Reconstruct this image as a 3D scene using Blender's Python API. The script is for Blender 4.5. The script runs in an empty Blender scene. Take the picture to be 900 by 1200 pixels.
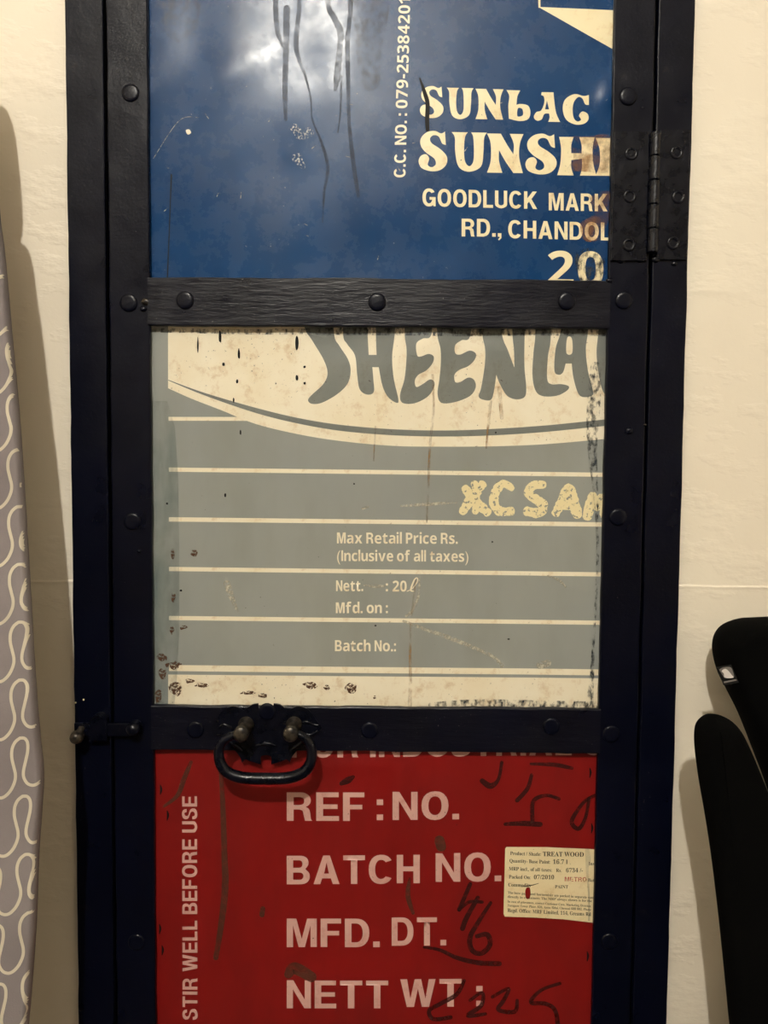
import bpy, bmesh, math, random
from mathutils import Vector, Matrix, noise
from mathutils.geometry import tessellate_polygon

random.seed(7)
scene = bpy.context.scene
COL = scene.collection

# ------------------------------------------------------------------ camera
F = 901.0                      # focal length in pixels of the 900 x 1200 frame
CAM = Vector((0.0, -0.68, 1.30))
ROT = (Matrix.Rotation(math.radians(90.0 - 3.0), 3, 'X') @ Matrix.Rotation(math.radians(0.44), 3, 'Z'))
cd = bpy.data.cameras.new('camera')
cd.sensor_fit = 'VERTICAL'
cd.sensor_height = 24.0
cd.lens = F / 1200.0 * 24.0
cd.clip_start = 0.02
cam = bpy.data.objects.new('camera', cd)
COL.objects.link(cam)
cam.matrix_world = Matrix.Translation(CAM) @ ROT.to_4x4()
scene.camera = cam

# ------------------------------------------------------------------ world, exposure
w = bpy.data.worlds.new('world')
scene.world = w
w.use_nodes = True
w.node_tree.nodes['Background'].inputs[0].default_value = (0.05, 0.045, 0.04, 1)
w.node_tree.nodes['Background'].inputs[1].default_value = 0.2
vs = scene.view_settings
vs.view_transform = 'Standard'
vs.look = 'None'
vs.gamma = 1.0
vs.use_curve_mapping = False
vs.exposure = 0.0

LAMP_POS = Vector((-0.23, -2.0, 2.80))
LAMP_STRENGTH = 2880.0
LAMP_COLOR = (1.0, 0.955, 0.85, 1)


def at(px, py, y=0.0):
    """point of the plane Y = y seen at a pixel of the photograph"""
    d = ROT @ Vector(((px - 450.0) / F, (600.0 - py) / F, -1.0))
    t = (y - CAM.y) / d.y
    return CAM + d * t


def col_x(pt, pb, y=0.0):
    """X of a vertical edge from its pixel x at the top and bottom of the frame"""
    return 0.5 * (at(pt, 0, y).x + at(pb, 1200, y).x)


def row_z(pl, pr, y=0.0):
    return 0.5 * (at(175, pl, y).z + at(712, pr, y).z)


# ------------------------------------------------------------------ materials
def lin(c):
    def f(v):
        v /= 255.0
        return v / 12.92 if v <= 0.04045 else ((v + 0.055) / 1.055) ** 2.4
    return (f(c[0]), f(c[1]), f(c[2]), 1.0)


class NT:
    def __init__(self, name):
        self.m = bpy.data.materials.new(name)
        self.m.use_nodes = True
        self.t = self.m.node_tree
        self.b = self.t.nodes['Principled BSDF']
        self.co = self.t.nodes.new('ShaderNodeTexCoord').outputs['Object']

    def n(self, kind, **kw):
        nd = self.t.nodes.new(kind)
        for k, v in kw.items():
            setattr(nd, k, v)
        return nd

    def link(self, a, b):
        self.t.links.new(a, b)

    def mapped(self, scale=(1, 1, 1), loc=(0, 0, 0)):
        mp = self.n('ShaderNodeMapping')
        mp.inputs['Scale'].default_value = scale
        mp.inputs['Location'].default_value = loc
        self.link(self.co, mp.inputs['Vector'])
        return mp.outputs[0]

    def noise(self, scale, detail=4.0, rough=0.55, stretch=(1, 1, 1), loc=(0, 0, 0)):
        nd = self.n('ShaderNodeTexNoise')
        nd.inputs['Scale'].default_value = scale
        nd.inputs['Detail'].default_value = detail
        nd.inputs['Roughness'].default_value = rough
        self.link(self.mapped(stretch, loc), nd.inputs['Vector'])
        return nd.outputs['Fac']

    def ramp(self, src, a, b, va=0.0, vb=1.0):
        r = self.n('ShaderNodeMapRange')
        r.inputs['From Min'].default_value = a
        r.inputs['From Max'].default_value = b
        r.inputs['To Min'].default_value = va
        r.inputs['To Max'].default_value = vb
        self.link(src, r.inputs['Value'])
        return r.outputs[0]

    def mix(self, fac, a, b):
        mx = self.n('ShaderNodeMix', data_type='RGBA')
        self.link(fac, mx.inputs[0])
        for s, v in ((6, a), (7, b)):
            if isinstance(v, tuple):
                mx.inputs[s].default_value = v
            else:
                self.link(v, mx.inputs[s])
        return mx.outputs[2]

    def mul(self, a, b):
        m = self.n('ShaderNodeMath', operation='MULTIPLY')
        self.link(a, m.inputs[0])
        if isinstance(b, float):
            m.inputs[1].default_value = b
        else:
            self.link(b, m.inputs[1])
        return m.outputs[0]

    def bump(self, h, strength=0.3, dist=0.001, prev=None):
        bp = self.n('ShaderNodeBump')
        bp.inputs['Strength'].default_value = strength
        bp.inputs['Distance'].default_value = dist
        self.link(h, bp.inputs['Height'])
        if prev is not None:
            self.link(prev, bp.inputs['Normal'])
        return bp.outputs[0]

    def out(self, color=None, rough=None, normal=None, alpha=None, spec=None, metal=None, coat=None):
        for key, v in (('Base Color', color), ('Roughness', rough), ('Normal', normal), ('Alpha', alpha),
                       ('Specular IOR Level', spec), ('Metallic', metal), ('Coat Weight', coat)):
            if v is None:
                continue
            if isinstance(v, (tuple, float, int)):
                self.b.inputs[key].default_value = v
            else:
                self.link(v, self.b.inputs[key])
        return self.m


def mat_frame_paint():
    k = NT('navy_enamel_paint')
    big = k.noise(9, 3)
    c = k.mix(k.ramp(big, 0.35, 0.7), lin((2, 4, 17)), lin((5, 8, 25)))
    speck = k.ramp(k.noise(520, 2, 0.6), 0.72, 0.76)
    speck = k.mul(speck, k.ramp(k.noise(22, 3), 0.5, 0.62))
    c = k.mix(speck, c, lin((96, 92, 86)))
    wear = k.ramp(k.noise(60, 6, 0.7), 0.68, 0.78)
    c = k.mix(k.mul(wear, 0.35), c, lin((60, 54, 48)))
    r = k.ramp(k.noise(30, 4), 0.3, 0.7, 0.26, 0.38)
    nrm = k.bump(k.noise(420, 3, 0.6), 0.22, 0.0006)
    nrm = k.bump(k.noise(55, 3, 0.5), 0.25, 0.0015, nrm)
    return k.out(c, r, nrm, spec=0.22)


def mat_rail_paint():
    k = NT('navy_brushed_paint')
    c = k.mix(k.ramp(k.noise(14, 3), 0.35, 0.7), lin((4, 5, 17)), lin((9, 11, 26)))
    speck = k.mul(k.ramp(k.noise(600, 2, 0.6), 0.7, 0.75), k.ramp(k.noise(25, 3), 0.45, 0.6))
    c = k.mix(speck, c, lin((110, 108, 106)))
    r = k.ramp(k.noise(40, 4), 0.3, 0.7, 0.26, 0.42)
    nrm = k.bump(k.noise(260, 4, 0.65, (0.16, 1, 1)), 0.4, 0.0012)
    return k.out(c, r, nrm, spec=0.33)


def mat_hardware():
    k = NT('navy_black_hardware_paint')
    c = k.mix(k.ramp(k.noise(70, 4), 0.4, 0.7), lin((3, 5, 15)), lin((7, 9, 22)))
    wear = k.ramp(k.noise(130, 5, 0.7), 0.66, 0.74)
    c = k.mix(k.mul(wear, 0.45), c, lin((70, 62, 54)))
    nrm = k.bump(k.noise(240, 4, 0.6), 0.4, 0.0008)
    return k.out(c, k.ramp(k.noise(80, 3), 0.3, 0.7, 0.22, 0.36), nrm, spec=0.3)


def mat_worn_steel():
    k = NT('worn_steel')
    c = k.mix(k.ramp(k.noise(190, 5, 0.6), 0.4, 0.62), lin((84, 76, 66)), lin((34, 32, 32)))
    return k.out(c, 0.36, k.bump(k.noise(300, 3), 0.3, 0.0006), metal=0.6)


def mat_tin(name, c0, c1, dirt, rough=(0.3, 0.42), extra=None, spec=0.4):
    k = NT(name)
    c = k.mix(k.ramp(k.noise(7, 4), 0.35, 0.68), lin(c0), lin(c1))
    sm = k.mul(k.ramp(k.noise(20, 4, 0.55, (1, 1, 0.35)), 0.45, 0.75), 0.4)
    c = k.mix(sm, c, lin(dirt))
    chip = k.mul(k.ramp(k.noise(330, 3, 0.6), 0.715, 0.74), k.ramp(k.noise(17, 3), 0.5, 0.6))
    c = k.mix(chip, c, lin(extra or (190, 186, 176)))
    r = k.ramp(k.noise(34, 6, 0.72), 0.3, 0.7, rough[0], rough[1])
    nrm = k.bump(k.noise(16, 3), 0.13, 0.002)
    nrm = k.bump(k.noise(48, 4, 0.6), 0.07, 0.0012, nrm)
    return k.out(c, r, nrm, spec=spec)


def mat_print(name, c0, c1, rust, amount=0.6, rough=0.42):
    k = NT(name)
    c = k.mix(k.ramp(k.noise(20, 4), 0.35, 0.68), lin(c0), lin(c1))
    sm = k.mul(k.ramp(k.noise(60, 6, 0.72), 0.53, 0.72), amount)
    c = k.mix(sm, c, lin(rust))
    sp = k.mul(k.ramp(k.noise(420, 3, 0.6), 0.66, 0.70), k.ramp(k.noise(24, 3), 0.44, 0.6))
    c = k.mix(sp, c, lin((62, 50, 38)))
    return k.out(c, rough)


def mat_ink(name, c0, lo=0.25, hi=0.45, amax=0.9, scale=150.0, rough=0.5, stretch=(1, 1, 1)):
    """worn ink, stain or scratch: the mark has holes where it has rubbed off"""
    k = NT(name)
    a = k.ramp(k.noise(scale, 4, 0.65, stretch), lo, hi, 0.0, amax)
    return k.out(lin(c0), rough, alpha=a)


def mat_plain(name, c, rough=0.6, bscale=0.0, bstr=0.3, spec=0.25):
    k = NT(name)
    c2 = tuple(int(v * 0.9) for v in c)
    cc = k.mix(k.ramp(k.noise(12, 4), 0.35, 0.7), lin(c), lin(c2))
    nrm = k.bump(k.noise(bscale, 3), bstr, 0.001) if bscale else None
    return k.out(cc, rough, nrm, spec=spec)


def mat_wall():
    k = NT('cream_wall_paint')
    c = k.mix(k.ramp(k.noise(3.0, 5), 0.35, 0.7), lin((243, 234, 216)), lin((236, 224, 205)))
    sc = k.ramp(k.noise(45, 5, 0.7, (0.7, 1, 1.3)), 0.72, 0.78)
    c = k.mix(k.mul(sc, 0.25), c, lin((168, 148, 122)))
    nrm = k.bump(k.noise(9, 3, 0.5), 0.35, 0.006)
    dent = k.ramp(k.noise(30, 4, 0.55, (0.7, 1, 1.4)), 0.5, 0.74)
    nrm = k.bump(dent, 0.30, 0.0022, nrm)
    nrm = k.bump(k.noise(300, 2), 0.12, 0.0006, nrm)
    return k.out(c, 0.5, nrm)


M = {}
M['frame'] = mat_frame_paint()
M['rail'] = mat_rail_paint()
M['hard'] = mat_hardware()
M['steel'] = mat_worn_steel()
M['blue'] = mat_tin('blue_tin_print', (10, 54, 100), (14, 62, 110), (26, 50, 84), (0.19, 0.36), None, 0.25)
M['grey'] = mat_tin('grey_green_tin_print', (145, 149, 146), (152, 155, 149), (128, 130, 118), (0.34, 0.46), (48, 40, 32))
M['red'] = mat_tin('red_tin_print', (130, 16, 15), (122, 18, 16), (84, 14, 13), (0.36, 0.5), (70, 30, 26))
M['plain_tin'] = mat_tin('bare_tin', (132, 132, 126), (120, 120, 116), (90, 80, 70), (0.35, 0.5))
M['cream'] = mat_print('cream_print', (244, 236, 214), (238, 226, 198), (196, 160, 108), 0.6)
M['cream_blue'] = mat_print('aged_cream_print', (246, 234, 196), (238, 222, 178), (196, 150, 74), 0.5)
M['grey_print'] = mat_print('grey_print', (112, 117, 114), (122, 125, 119), (98, 95, 84), 0.5, 0.4)
M['pink'] = mat_print('faded_pink_print', (216, 172, 162), (208, 160, 150), (176, 96, 86), 0.4)
M['paper'] = mat_print('yellowed_paper', (240, 224, 182), (232, 212, 166), (204, 172, 116), 0.5, 0.75)
M['ink_black'] = mat_plain('black_ink', (34, 28, 24), 0.6)
M['ink_grey'] = mat_ink('worn_small_ink', (52, 42, 34), 0.25, 0.4, 0.85, 700)
M['ink_pink'] = mat_ink('pink_stamp_ink', (220, 120, 104), 0.35, 0.55, 0.7, 400)
M['marker'] = mat_ink('dried_dark_marker', (62, 14, 12), 0.22, 0.5, 0.85, 120)
M['marker_brown'] = mat_ink('brown_dried_drip', (92, 50, 36), 0.2, 0.5, 0.75, 90)
M['drip'] = mat_ink('grey_blue_drip', (46, 58, 80), 0.25, 0.6, 0.62, 70, 0.6)
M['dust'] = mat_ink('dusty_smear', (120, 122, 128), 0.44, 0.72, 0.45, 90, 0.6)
M['tar'] = mat_plain('black_tar', (9, 9, 11), 0.6)
M['rust'] = mat_ink('rust_chip', (82, 54, 34), 0.46, 0.5, 1.0, 420, 0.8)
M['rust_run'] = mat_ink('rust_run', (176, 138, 88), 0.40, 0.66, 0.6, 160, 0.6, (1, 1, 0.4))
M['rust_gold'] = mat_ink('golden_rust', (150, 96, 36), 0.42, 0.66, 0.6, 70, 0.6)
M['scratch'] = mat_ink('pale_scratch', (206, 200, 182), 0.38, 0.6, 0.8, 240, 0.6)
M['teal'] = mat_ink('teal_paint_smear', (112, 134, 136), 0.35, 0.7, 0.5, 30, 0.45, (1, 1, 0.4))
M['navy_smear_shade'] = mat_ink('navy_smear_and_shade', (44, 54, 64), 0.46, 0.64, 0.85, 210, 0.4, (1, 1, 0.6))  # paint smears, and the painted shade below the top rail
M['scrape'] = mat_ink('scraped_bare_cream', (238, 224, 178), 0.39, 0.43, 1.0, 240, 0.5)
M['bluewhite'] = mat_ink('flaked_spot', (190, 194, 196), 0.53, 0.58, 1.0, 520, 0.5)
M['wall'] = mat_wall()
M['wall_tan'] = mat_plain('tan_wall_paint', (104, 90, 76), 0.7)
M['floor'] = mat_plain('grey_floor', (58, 52, 46), 0.5)
M['ceiling'] = mat_plain('white_ceiling', (236, 230, 220), 0.8)
M['dark'] = mat_plain('dark_gap_shade', (16, 16, 18), 0.8)  # near-black that stands for shade in the door gaps
M['fabric'] = mat_plain('grey_cotton', (140, 132, 133), 0.9, 900, 0.35)
M['loop'] = mat_plain('cream_loop_print', (216, 206, 186), 0.85)
M['black_fabric'] = mat_plain('black_fabric', (5, 5, 5), 1.0, 1200, 0.5, 0.06)
M['black_tube'] = mat_plain('black_tube', (18, 18, 19), 0.4)
M['tag_black'] = mat_plain('tag_black', (14, 13, 13), 0.7)
M['tag_grey'] = mat_plain('tag_grey', (120, 114, 110), 0.7)
M['tag_white'] = mat_plain('tag_white', (226, 218, 214), 0.7)
M['metal_tube'] = mat_plain('white_tube', (200, 198, 194), 0.35)
kb = NT('glowing_bulb')
kb.b.inputs['Emission Color'].default_value = LAMP_COLOR
kb.b.inputs['Emission Strength'].default_value = LAMP_STRENGTH
kb.b.inputs['Base Color'].default_value = (0.9, 0.9, 0.85, 1)
M['bulb'] = kb.m


# ------------------------------------------------------------------ object helpers
def thing(name, label, cat, loc=(0, 0, 0), group=None):
    o = bpy.data.objects.new(name, None)
    COL.objects.link(o)
    o.location = loc
    o.empty_display_size = 0.05
    o['label'] = label
    o['category'] = cat
    if group:
        o['group'] = group
    return o


ROOT = {}


def world_loc(o):
    v = Vector((0, 0, 0))
    while o is not None:
        v += o.location
        o = o.parent
    return v


def obj(name, bm, mat, parent=None, label=None, origin=None, smooth=False, kind=None):
    """bm holds world coordinates; the object gets its own origin"""
    if origin is None:
        if bm.verts:
            lo = Vector((min(v.co[i] for v in bm.verts) for i in range(3)))
            hi = Vector((max(v.co[i] for v in bm.verts) for i in range(3)))
            origin = (lo + hi) * 0.5
        else:
            origin = Vector((0, 0, 0))
    origin = Vector(origin)
    for v in bm.verts:
        v.co -= origin
    me = bpy.data.meshes.new(name)
    bm.to_mesh(me)
    bm.free()
    if smooth:
        me.shade_smooth()
    me.materials.append(M[mat] if isinstance(mat, str) else mat)
    o = bpy.data.objects.new(name, me)
    COL.objects.link(o)
    o.location = origin - (world_loc(parent) if parent else Vector((0, 0, 0)))
    o.parent = parent
    if label:
        o['label'] = label
    if kind:
        o['kind'] = kind
    return o


def copy_part(src, loc, parent):
    c = src.copy()
    COL.objects.link(c)
    c.parent = parent
    c.location = Vector(loc) - world_loc(parent)
    return c


def box(x0, x1, y0, y1, z0, z1, bev=0.0, bm=None, seg=2):
    bm2 = bmesh.new()
    bmesh.ops.create_cube(bm2, size=1.0)
    for v in bm2.verts:
        v.co = Vector(((x0 + x1) / 2 + v.co.x * (x1 - x0), (y0 + y1) / 2 + v.co.y * (y1 - y0),
                       (z0 + z1) / 2 + v.co.z * (z1 - z0)))
    if bev:
        bmesh.ops.bevel(bm2, geom=bm2.edges[:], offset=bev, segments=seg, affect='EDGES', profile=0.6)
    if bm is None:
        return bm2
    me = bpy.data.meshes.new('tmp')
    bm2.to_mesh(me)
    bm.from_mesh(me)
    bpy.data.meshes.remove(me)
    bm2.free()
    return bm


def rough_strip(x0, x1, y0, y1, z0, z1, amp=0.0006, step=0.012, bev=0.0012, seed=0.0):
    """hand-cut steel strip with eased arrises: its edges wander a little"""
    long_z = (z1 - z0) > (x1 - x0)
    a0, a1 = (x0, x1) if long_z else (z0, z1)
    l0, l1 = (z0, z1) if long_z else (x0, x1)
    b = bev
    sec = [(a0 + b, y0), (a0 + b * .3, y0 + b * .3), (a0, y0 + b), (a0, y1), (a1, y1), (a1, y0 + b), (a1 - b * .3, y0 + b * .3), (a1 - b, y0)]
    n = max(2, int((l1 - l0) / step))
    bm = bmesh.new()
    rings = []
    for i in range(n + 1):
        l = l0 + (l1 - l0) * i / n
        ring = []
        for a, y in sec:
            p = Vector((a, 0, l)) if long_z else Vector((l, 0, a))
            q = Vector((p.x * 25 + seed, seed * 1.7, p.z * 25))
            q2 = Vector((p.x * 110 + seed, 5.1, p.z * 110))
            da = noise.noise(q) * amp + noise.noise(q2) * amp * 0.5
            dy = noise.noise(q + Vector((9, 3, 1))) * amp * 0.5
            ring.append(bm.verts.new((a + da, y + dy, l) if long_z else (l, y + dy, a + da)))
        rings.append(ring)
    m = len(sec)
    for r0, r1 in zip(rings, rings[1:]):
        for i in range(m):
            bm.faces.new((r0[i], r0[(i + 1) % m], r1[(i + 1) % m], r1[i]))
    bm.faces.new(rings[0])
    bm.faces.new(rings[-1][::-1])
    bmesh.ops.recalc_face_normals(bm, faces=bm.faces[:])
    return bm


def lathe(profile, center, axis='Y', seg=20):
    """profile: (radius, height) along -Y (towards the room)"""
    bm = bmesh.new()
    rings = []
    for r, h in profile:
        if r < 1e-6:
            rings.append([bm.verts.new(pt(center, 0, 0, h, axis))])
        else:
            rings.append([bm.verts.new(pt(center, r * math.cos(2 * math.pi * i / seg), r * math.sin(2 * math.pi * i / seg), h, axis))
                          for i in range(seg)])
    for a, b in zip(rings, rings[1:]):
        for i in range(seg):
            j = (i + 1) % seg
            if len(a) == 1 and len(b) == 1:
                continue
            if len(a) == 1:
                bm.faces.new((a[0], b[i], b[j]))
            elif len(b) == 1:
                bm.faces.new((a[i], a[j], b[0]))
            else:
                bm.faces.new((a[i], a[j], b[j], b[i]))
    bmesh.ops.recalc_face_normals(bm, faces=bm.faces[:])
    return bm


def pt(c, u, v, h, axis):
    c = Vector(c)
    if axis == 'Y':
        return c + Vector((u, -h, v))
    if axis == 'Z':
        return c + Vector((u, v, h))
    return c + Vector((h, u, v))


def tube(path, radii, seg=12, cap=True):
    bm = bmesh.new()
    path = [Vector(p) for p in path]
    n = len(path)
    if isinstance(radii, (int, float)):
        radii = [radii] * n
    rings = []
    up = None
    for i, p in enumerate(path):
        t = (path[min(i + 1, n - 1)] - path[max(i - 1, 0)]).normalized()
        if up is None:
            up = Vector((0, 1, 0)) if abs(t.y) < 0.9 else Vector((0, 0, 1))
        a = (up - t * up.dot(t)).normalized()
        b = t.cross(a)
        up = a
        rings.append([bm.verts.new(p + (a * math.cos(2 * math.pi * k / seg) + b * math.sin(2 * math.pi * k / seg)) * radii[i])
                      for k in range(seg)])
    for a, b in zip(rings, rings[1:]):
        for k in range(seg):
            bm.faces.new((a[k], a[(k + 1) % seg], b[(k + 1) % seg], b[k]))
    if cap:
        bm.faces.new(rings[0][::-1])
        bm.faces.new(rings[-1])
    bmesh.ops.recalc_face_normals(bm, faces=bm.faces[:])
    return bm


def cr(pts, n=8):
    """Catmull-Rom through pts (any tuple length)"""
    out = []
    for i in range(len(pts) - 1):
        p0 = pts[max(i - 1, 0)]
        p1, p2 = pts[i], pts[i + 1]
        p3 = pts[min(i + 2, len(pts) - 1)]
        for s in range(n):
            t = s / n
            out.append(tuple(0.5 * (2 * b + (c - a) * t + (2 * a - 5 * b + 4 * c - d) * t * t + (3 * b - a - 3 * c + d) * t ** 3)
                             for a, b, c, d in zip(p0, p1, p2, p3)))
    out.append(tuple(pts[-1]))
    return out


def contour(pts, n=5):
    """closed outline; (x, y, 1) is a corner, (x, y) is smooth"""
    ks = [i for i, p in enumerate(pts) if len(p) == 3]
    xy = [p[:2] for p in pts]
    if not ks:
        m = len(xy)
        ext = [xy[(i) % m] for i in range(-1, m + 2)]
        out = []
        for i in range(1, m + 1):
            out += cr(ext[i - 1:i + 3], n)[n:2 * n]
        return out
    out = []
    for a, b in zip(ks, ks[1:] + [ks[0] + len(pts)]):
        seg = [xy[i % len(pts)] for i in range(a, b + 1)]
        out += cr(seg, n)[:-1] if len(seg) > 2 else seg[:-1]
    return out


# ------------------------------------------------------------------ flat shapes in photograph pixels -> (verts, faces)
def fill(outer, holes=()):
    loops = [[Vector((p[0], p[1], 0)) for p in l] for l in [outer] + list(holes)]
    tri = tessellate_polygon(loops)
    vs_ = [(v.x, v.y) for l in loops for v in l]
    return vs_, [tuple(t) for t in tri]


def stroke(pts, n=8, smooth=True):
    """variable-width brush stroke: pts (x, y, width)"""
    q = cr(pts, n) if smooth and len(pts) > 2 else list(pts)
    m = len(q)
    L, R_ = [], []
    P = []
    for i in range(m):
        a, b = q[max(i - 1, 0)], q[min(i + 1, m - 1)]
        tx, ty = b[0] - a[0], b[1] - a[1]
        l = math.hypot(tx, ty) or 1.0
        P.append((q[i][0], q[i][1], max(q[i][2], 0.2), tx / l, ty / l))
    first, last = P[0], P[-1]
    head = [(first[0] - first[3] * first[2] * 0.5 * s, first[1] - first[4] * first[2] * 0.5 * s,
             first[2] * math.sqrt(max(0, 1 - s * s)), first[3], first[4]) for s in (0.97, 0.8, 0.45)]
    tail = [(last[0] + last[3] * last[2] * 0.5 * s, last[1] + last[4] * last[2] * 0.5 * s,
             last[2] * math.sqrt(max(0, 1 - s * s)), last[3], last[4]) for s in (0.45, 0.8, 0.97)]
    P = head + P + tail
    vs_, fs = [], []
    for x, y, wd, tx, ty in P:
        vs_ += [(x - ty * wd / 2, y + tx * wd / 2), (x + ty * wd / 2, y - tx * wd / 2)]
    for i in range(len(P) - 1):
        fs.append((2 * i, 2 * i + 1, 2 * i + 3, 2 * i + 2))
    return vs_, fs


def merge(*shapes):
    V, Fc = [], []
    for v, f in shapes:
        k = len(V)
        V += v
        Fc += [tuple(i + k for i in t) for t in f]
    return V, Fc


def alpha(s, style):
    """letters of the built-in typeface: bold sans or serif cuts live in the mathematical alphabets"""
    up, low, dig = {'sans': (0x1D5D4, 0x1D5EE, 0x1D7EC), 'serif': (0x1D400, 0x1D41A, 0x1D7CE)}[style]
    out = ''
    for ch in s:
        if 'A' <= ch <= 'Z':
            out += chr(up + ord(ch) - 65)
        elif 'a' <= ch <= 'z':
            out += chr(low + ord(ch) - 97)
        elif '0' <= ch <= '9':
            out += chr(dig + ord(ch) - 48)
        else:
            out += ch
    return out


def font_mesh(s, weight=0.0, spacing=1.0):
    cu = bpy.data.curves.new('tmp_text', 'FONT')
    cu.body = s
    cu.offset = weight
    cu.space_character = spacing
    cu.resolution_u = 5
    cu.dimensions = '2D'
    cu.fill_mode = 'BOTH'
    o = bpy.data.objects.new('tmp_text', cu)
    me = bpy.data.meshes.new_from_object(o)
    V = [(v.co.x, v.co.y) for v in me.vertices]
    Fc = [tuple(p.vertices) for p in me.polygons]
    bpy.data.objects.remove(o)
    bpy.data.curves.remove(cu)
    bpy.data.meshes.remove(me)
    return V, Fc


CAPH = {}


def oval(cx, cy, a, b, t0, t1, n=20, e=2.25):
    out = []
    for i in range(n + 1):
        t = math.radians(t0 + (t1 - t0) * i / n)
        c, s_ = math.cos(t), math.sin(t)
        out.append((cx + a * math.copysign(abs(c) ** (2 / e), c), cy + b * math.copysign(abs(s_) ** (2 / e), s_)))
    return out


def pl(*p):
    return [(p[i], p[i + 1]) for i in range(0, len(p), 2)]


# bold grotesk capitals, cap height 1, baseline 0: (width, outline, holes)
GR = {
    'E': (.66, pl(0, 0, .66, 0, .66, .17, .2, .17, .2, .42, .62, .42, .62, .58, .2, .58, .2, .83, .65, .83, .65, 1, 0, 1), []),
    'F': (.62, pl(0, 0, .2, 0, .2, .41, .56, .41, .56, .57, .2, .57, .2, .83, .62, .83, .62, 1, 0, 1), []),
    'H': (.72, pl(0, 0, .2, 0, .2, .42, .52, .42, .52, 0, .72, 0, .72, 1, .52, 1, .52, .59, .2, .59, .2, 1, 0, 1), []),
    'I': (.2, pl(0, 0, .2, 0, .2, 1, 0, 1), []),
    'L': (.58, pl(0, 0, .58, 0, .58, .17, .2, .17, .2, 1, 0, 1), []),
    'T': (.68, pl(.24, 0, .44, 0, .44, .83, .68, .83, .68, 1, 0, 1, 0, .83, .24, .83), []),
    'N': (.74, pl(0, 0, .19, 0, .19, .68, .54, 0, .74, 0, .74, 1, .55, 1, .55, .32, .2, 1, 0, 1), []),
    'M': (.91, pl(0, 0, .19, 0, .19, .76, .36, 0, .55, 0, .72, .76, .72, 0, .91, 0, .91, 1, .62, 1, .455, .3, .29, 1, 0, 1), []),
    'W': (1.08, pl(.2, 0, .42, 0, .54, .66, .66, 0, .88, 0, 1.08, 1, .87, 1, .77, .3, .64, 1, .44, 1, .31, .3, .21, 1, 0, 1), []),
    'A': (.81, pl(0, 0, .21, 0, .27, .2, .54, .2, .60, 0, .81, 0, .51, 1, .3, 1), [pl(.33, .37, .48, .37, .405, .75)]),
    'K': (.78, pl(0, 0, .2, 0, .2, .3, .3, .41, .53, 0, .78, 0, .44, .56, .76, 1, .51, 1, .2, .6, .2, 1, 0, 1), []),
    'O': (.8, oval(.4, .5, .4, .515, 0, 342, 19), [oval(.4, .5, .195, .335, 0, 342, 19)]),
    'C': (.76, oval(.39, .5, .39, .515, 35, 325) + oval(.39, .5, .19, .335, 315, 45), []),
    'G': (.78, oval(.39, .5, .39, .515, 35, 300) + pl(.62, .08, .66, 0, .78, 0, .78, .53, .42, .53, .42, .37, .58, .37) + oval(.39, .5, .19, .335, 318, 45), []),
    'D': (.74, pl(0, 0, .34, 0) + oval(.34, .5, .40, .5, -80, 80, 14) + pl(.34, 1, 0, 1), [pl(.2, .17, .33, .17) + oval(.33, .5, .21, .33, -80, 80, 12) + pl(.33, .83, .2, .83)]),
    'B': (.72, pl(0, 0, .42, 0) + oval(.42, .27, .30, .27, -80, 50, 10) + pl(.58, .535) + oval(.40, .755, .28, .245, -40, 80, 10) + pl(.40, 1, 0, 1),
          [pl(.2, .16, .40, .16) + oval(.40, .285, .12, .125, -70, 70, 8) + pl(.40, .41, .2, .41), pl(.2, .58, .38, .58) + oval(.38, .71, .11, .13, -70, 70, 8) + pl(.38, .84, .2, .84)]),
    'R': (.74, contour([(0, 0, 1), (.2, 0, 1), (.2, .40, 1), (.36, .40, 1), (.46, .35), (.49, .2), (.53, 0, 1), (.74, 0, 1), (.70, .08), (.68, .28), (.64, .42), (.55, .485, 1),
                        (.66, .58), (.70, .72), (.65, .88), (.52, .98), (.40, 1, 1), (0, 1, 1)], 4), [contour([(.2, .56, 1), (.38, .56), (.48, .60), (.505, .70), (.48, .79), (.38, .83), (.2, .83, 1)], 4)]),
    'S': (.70, contour([(.66, .70, 1), (.64, .84), (.55, .96), (.35, 1.015), (.14, .97), (.03, .85), (.02, .70), (.09, .58), (.25, .50), (.42, .44), (.49, .36), (.48, .24), (.40, .17), (.30, .155), (.22, .20), (.195, .32, 1),
                        (0, .32, 1), (.03, .14), (.13, .02), (.33, -.015), (.55, .03), (.68, .14), (.70, .30), (.64, .44), (.50, .52), (.30, .58), (.225, .65), (.235, .77), (.34, .845), (.43, .82), (.465, .70, 1)], 4), []),
    'U': (.72, contour([(0, 1, 1), (0, .36, 1), (.04, .12), (.36, -.015), (.68, .12), (.72, .36, 1), (.72, 1, 1), (.52, 1, 1), (.52, .36, 1), (.50, .22), (.36, .155), (.22, .22), (.2, .36, 1), (.2, 1, 1)], 4), []),
    '.': (.2, pl(0, 0, .2, 0, .2, .2, 0, .2), []),
    ':': (.2, None, []),
    ',': (.2, pl(0, 0, .1, 0, .1, -.06, .02, -.13, .06, -.21, .2, -.08, .2, .2, 0, .2), []),
    '-': (.34, pl(0, .28, .34, .28, .34, .45, 0, .45), []),
}


def font_glyph(ch):
    """one sign of the built-in bold sans: advance, verts, faces in cap heights"""
    if ch not in CAPH:
        cap = CAPH.setdefault('cap', max(v[1] for v in font_mesh(alpha('H', 'sans'))[0]))
        V, Fc = font_mesh(alpha(ch, 'sans'))
        lo = min(v[0] for v in V)
        hi = max(v[0] for v in V)
        CAPH[ch] = ((hi - lo) / cap, [((x - lo) / cap, y / cap) for x, y in V], Fc)
    return CAPH[ch]


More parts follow.
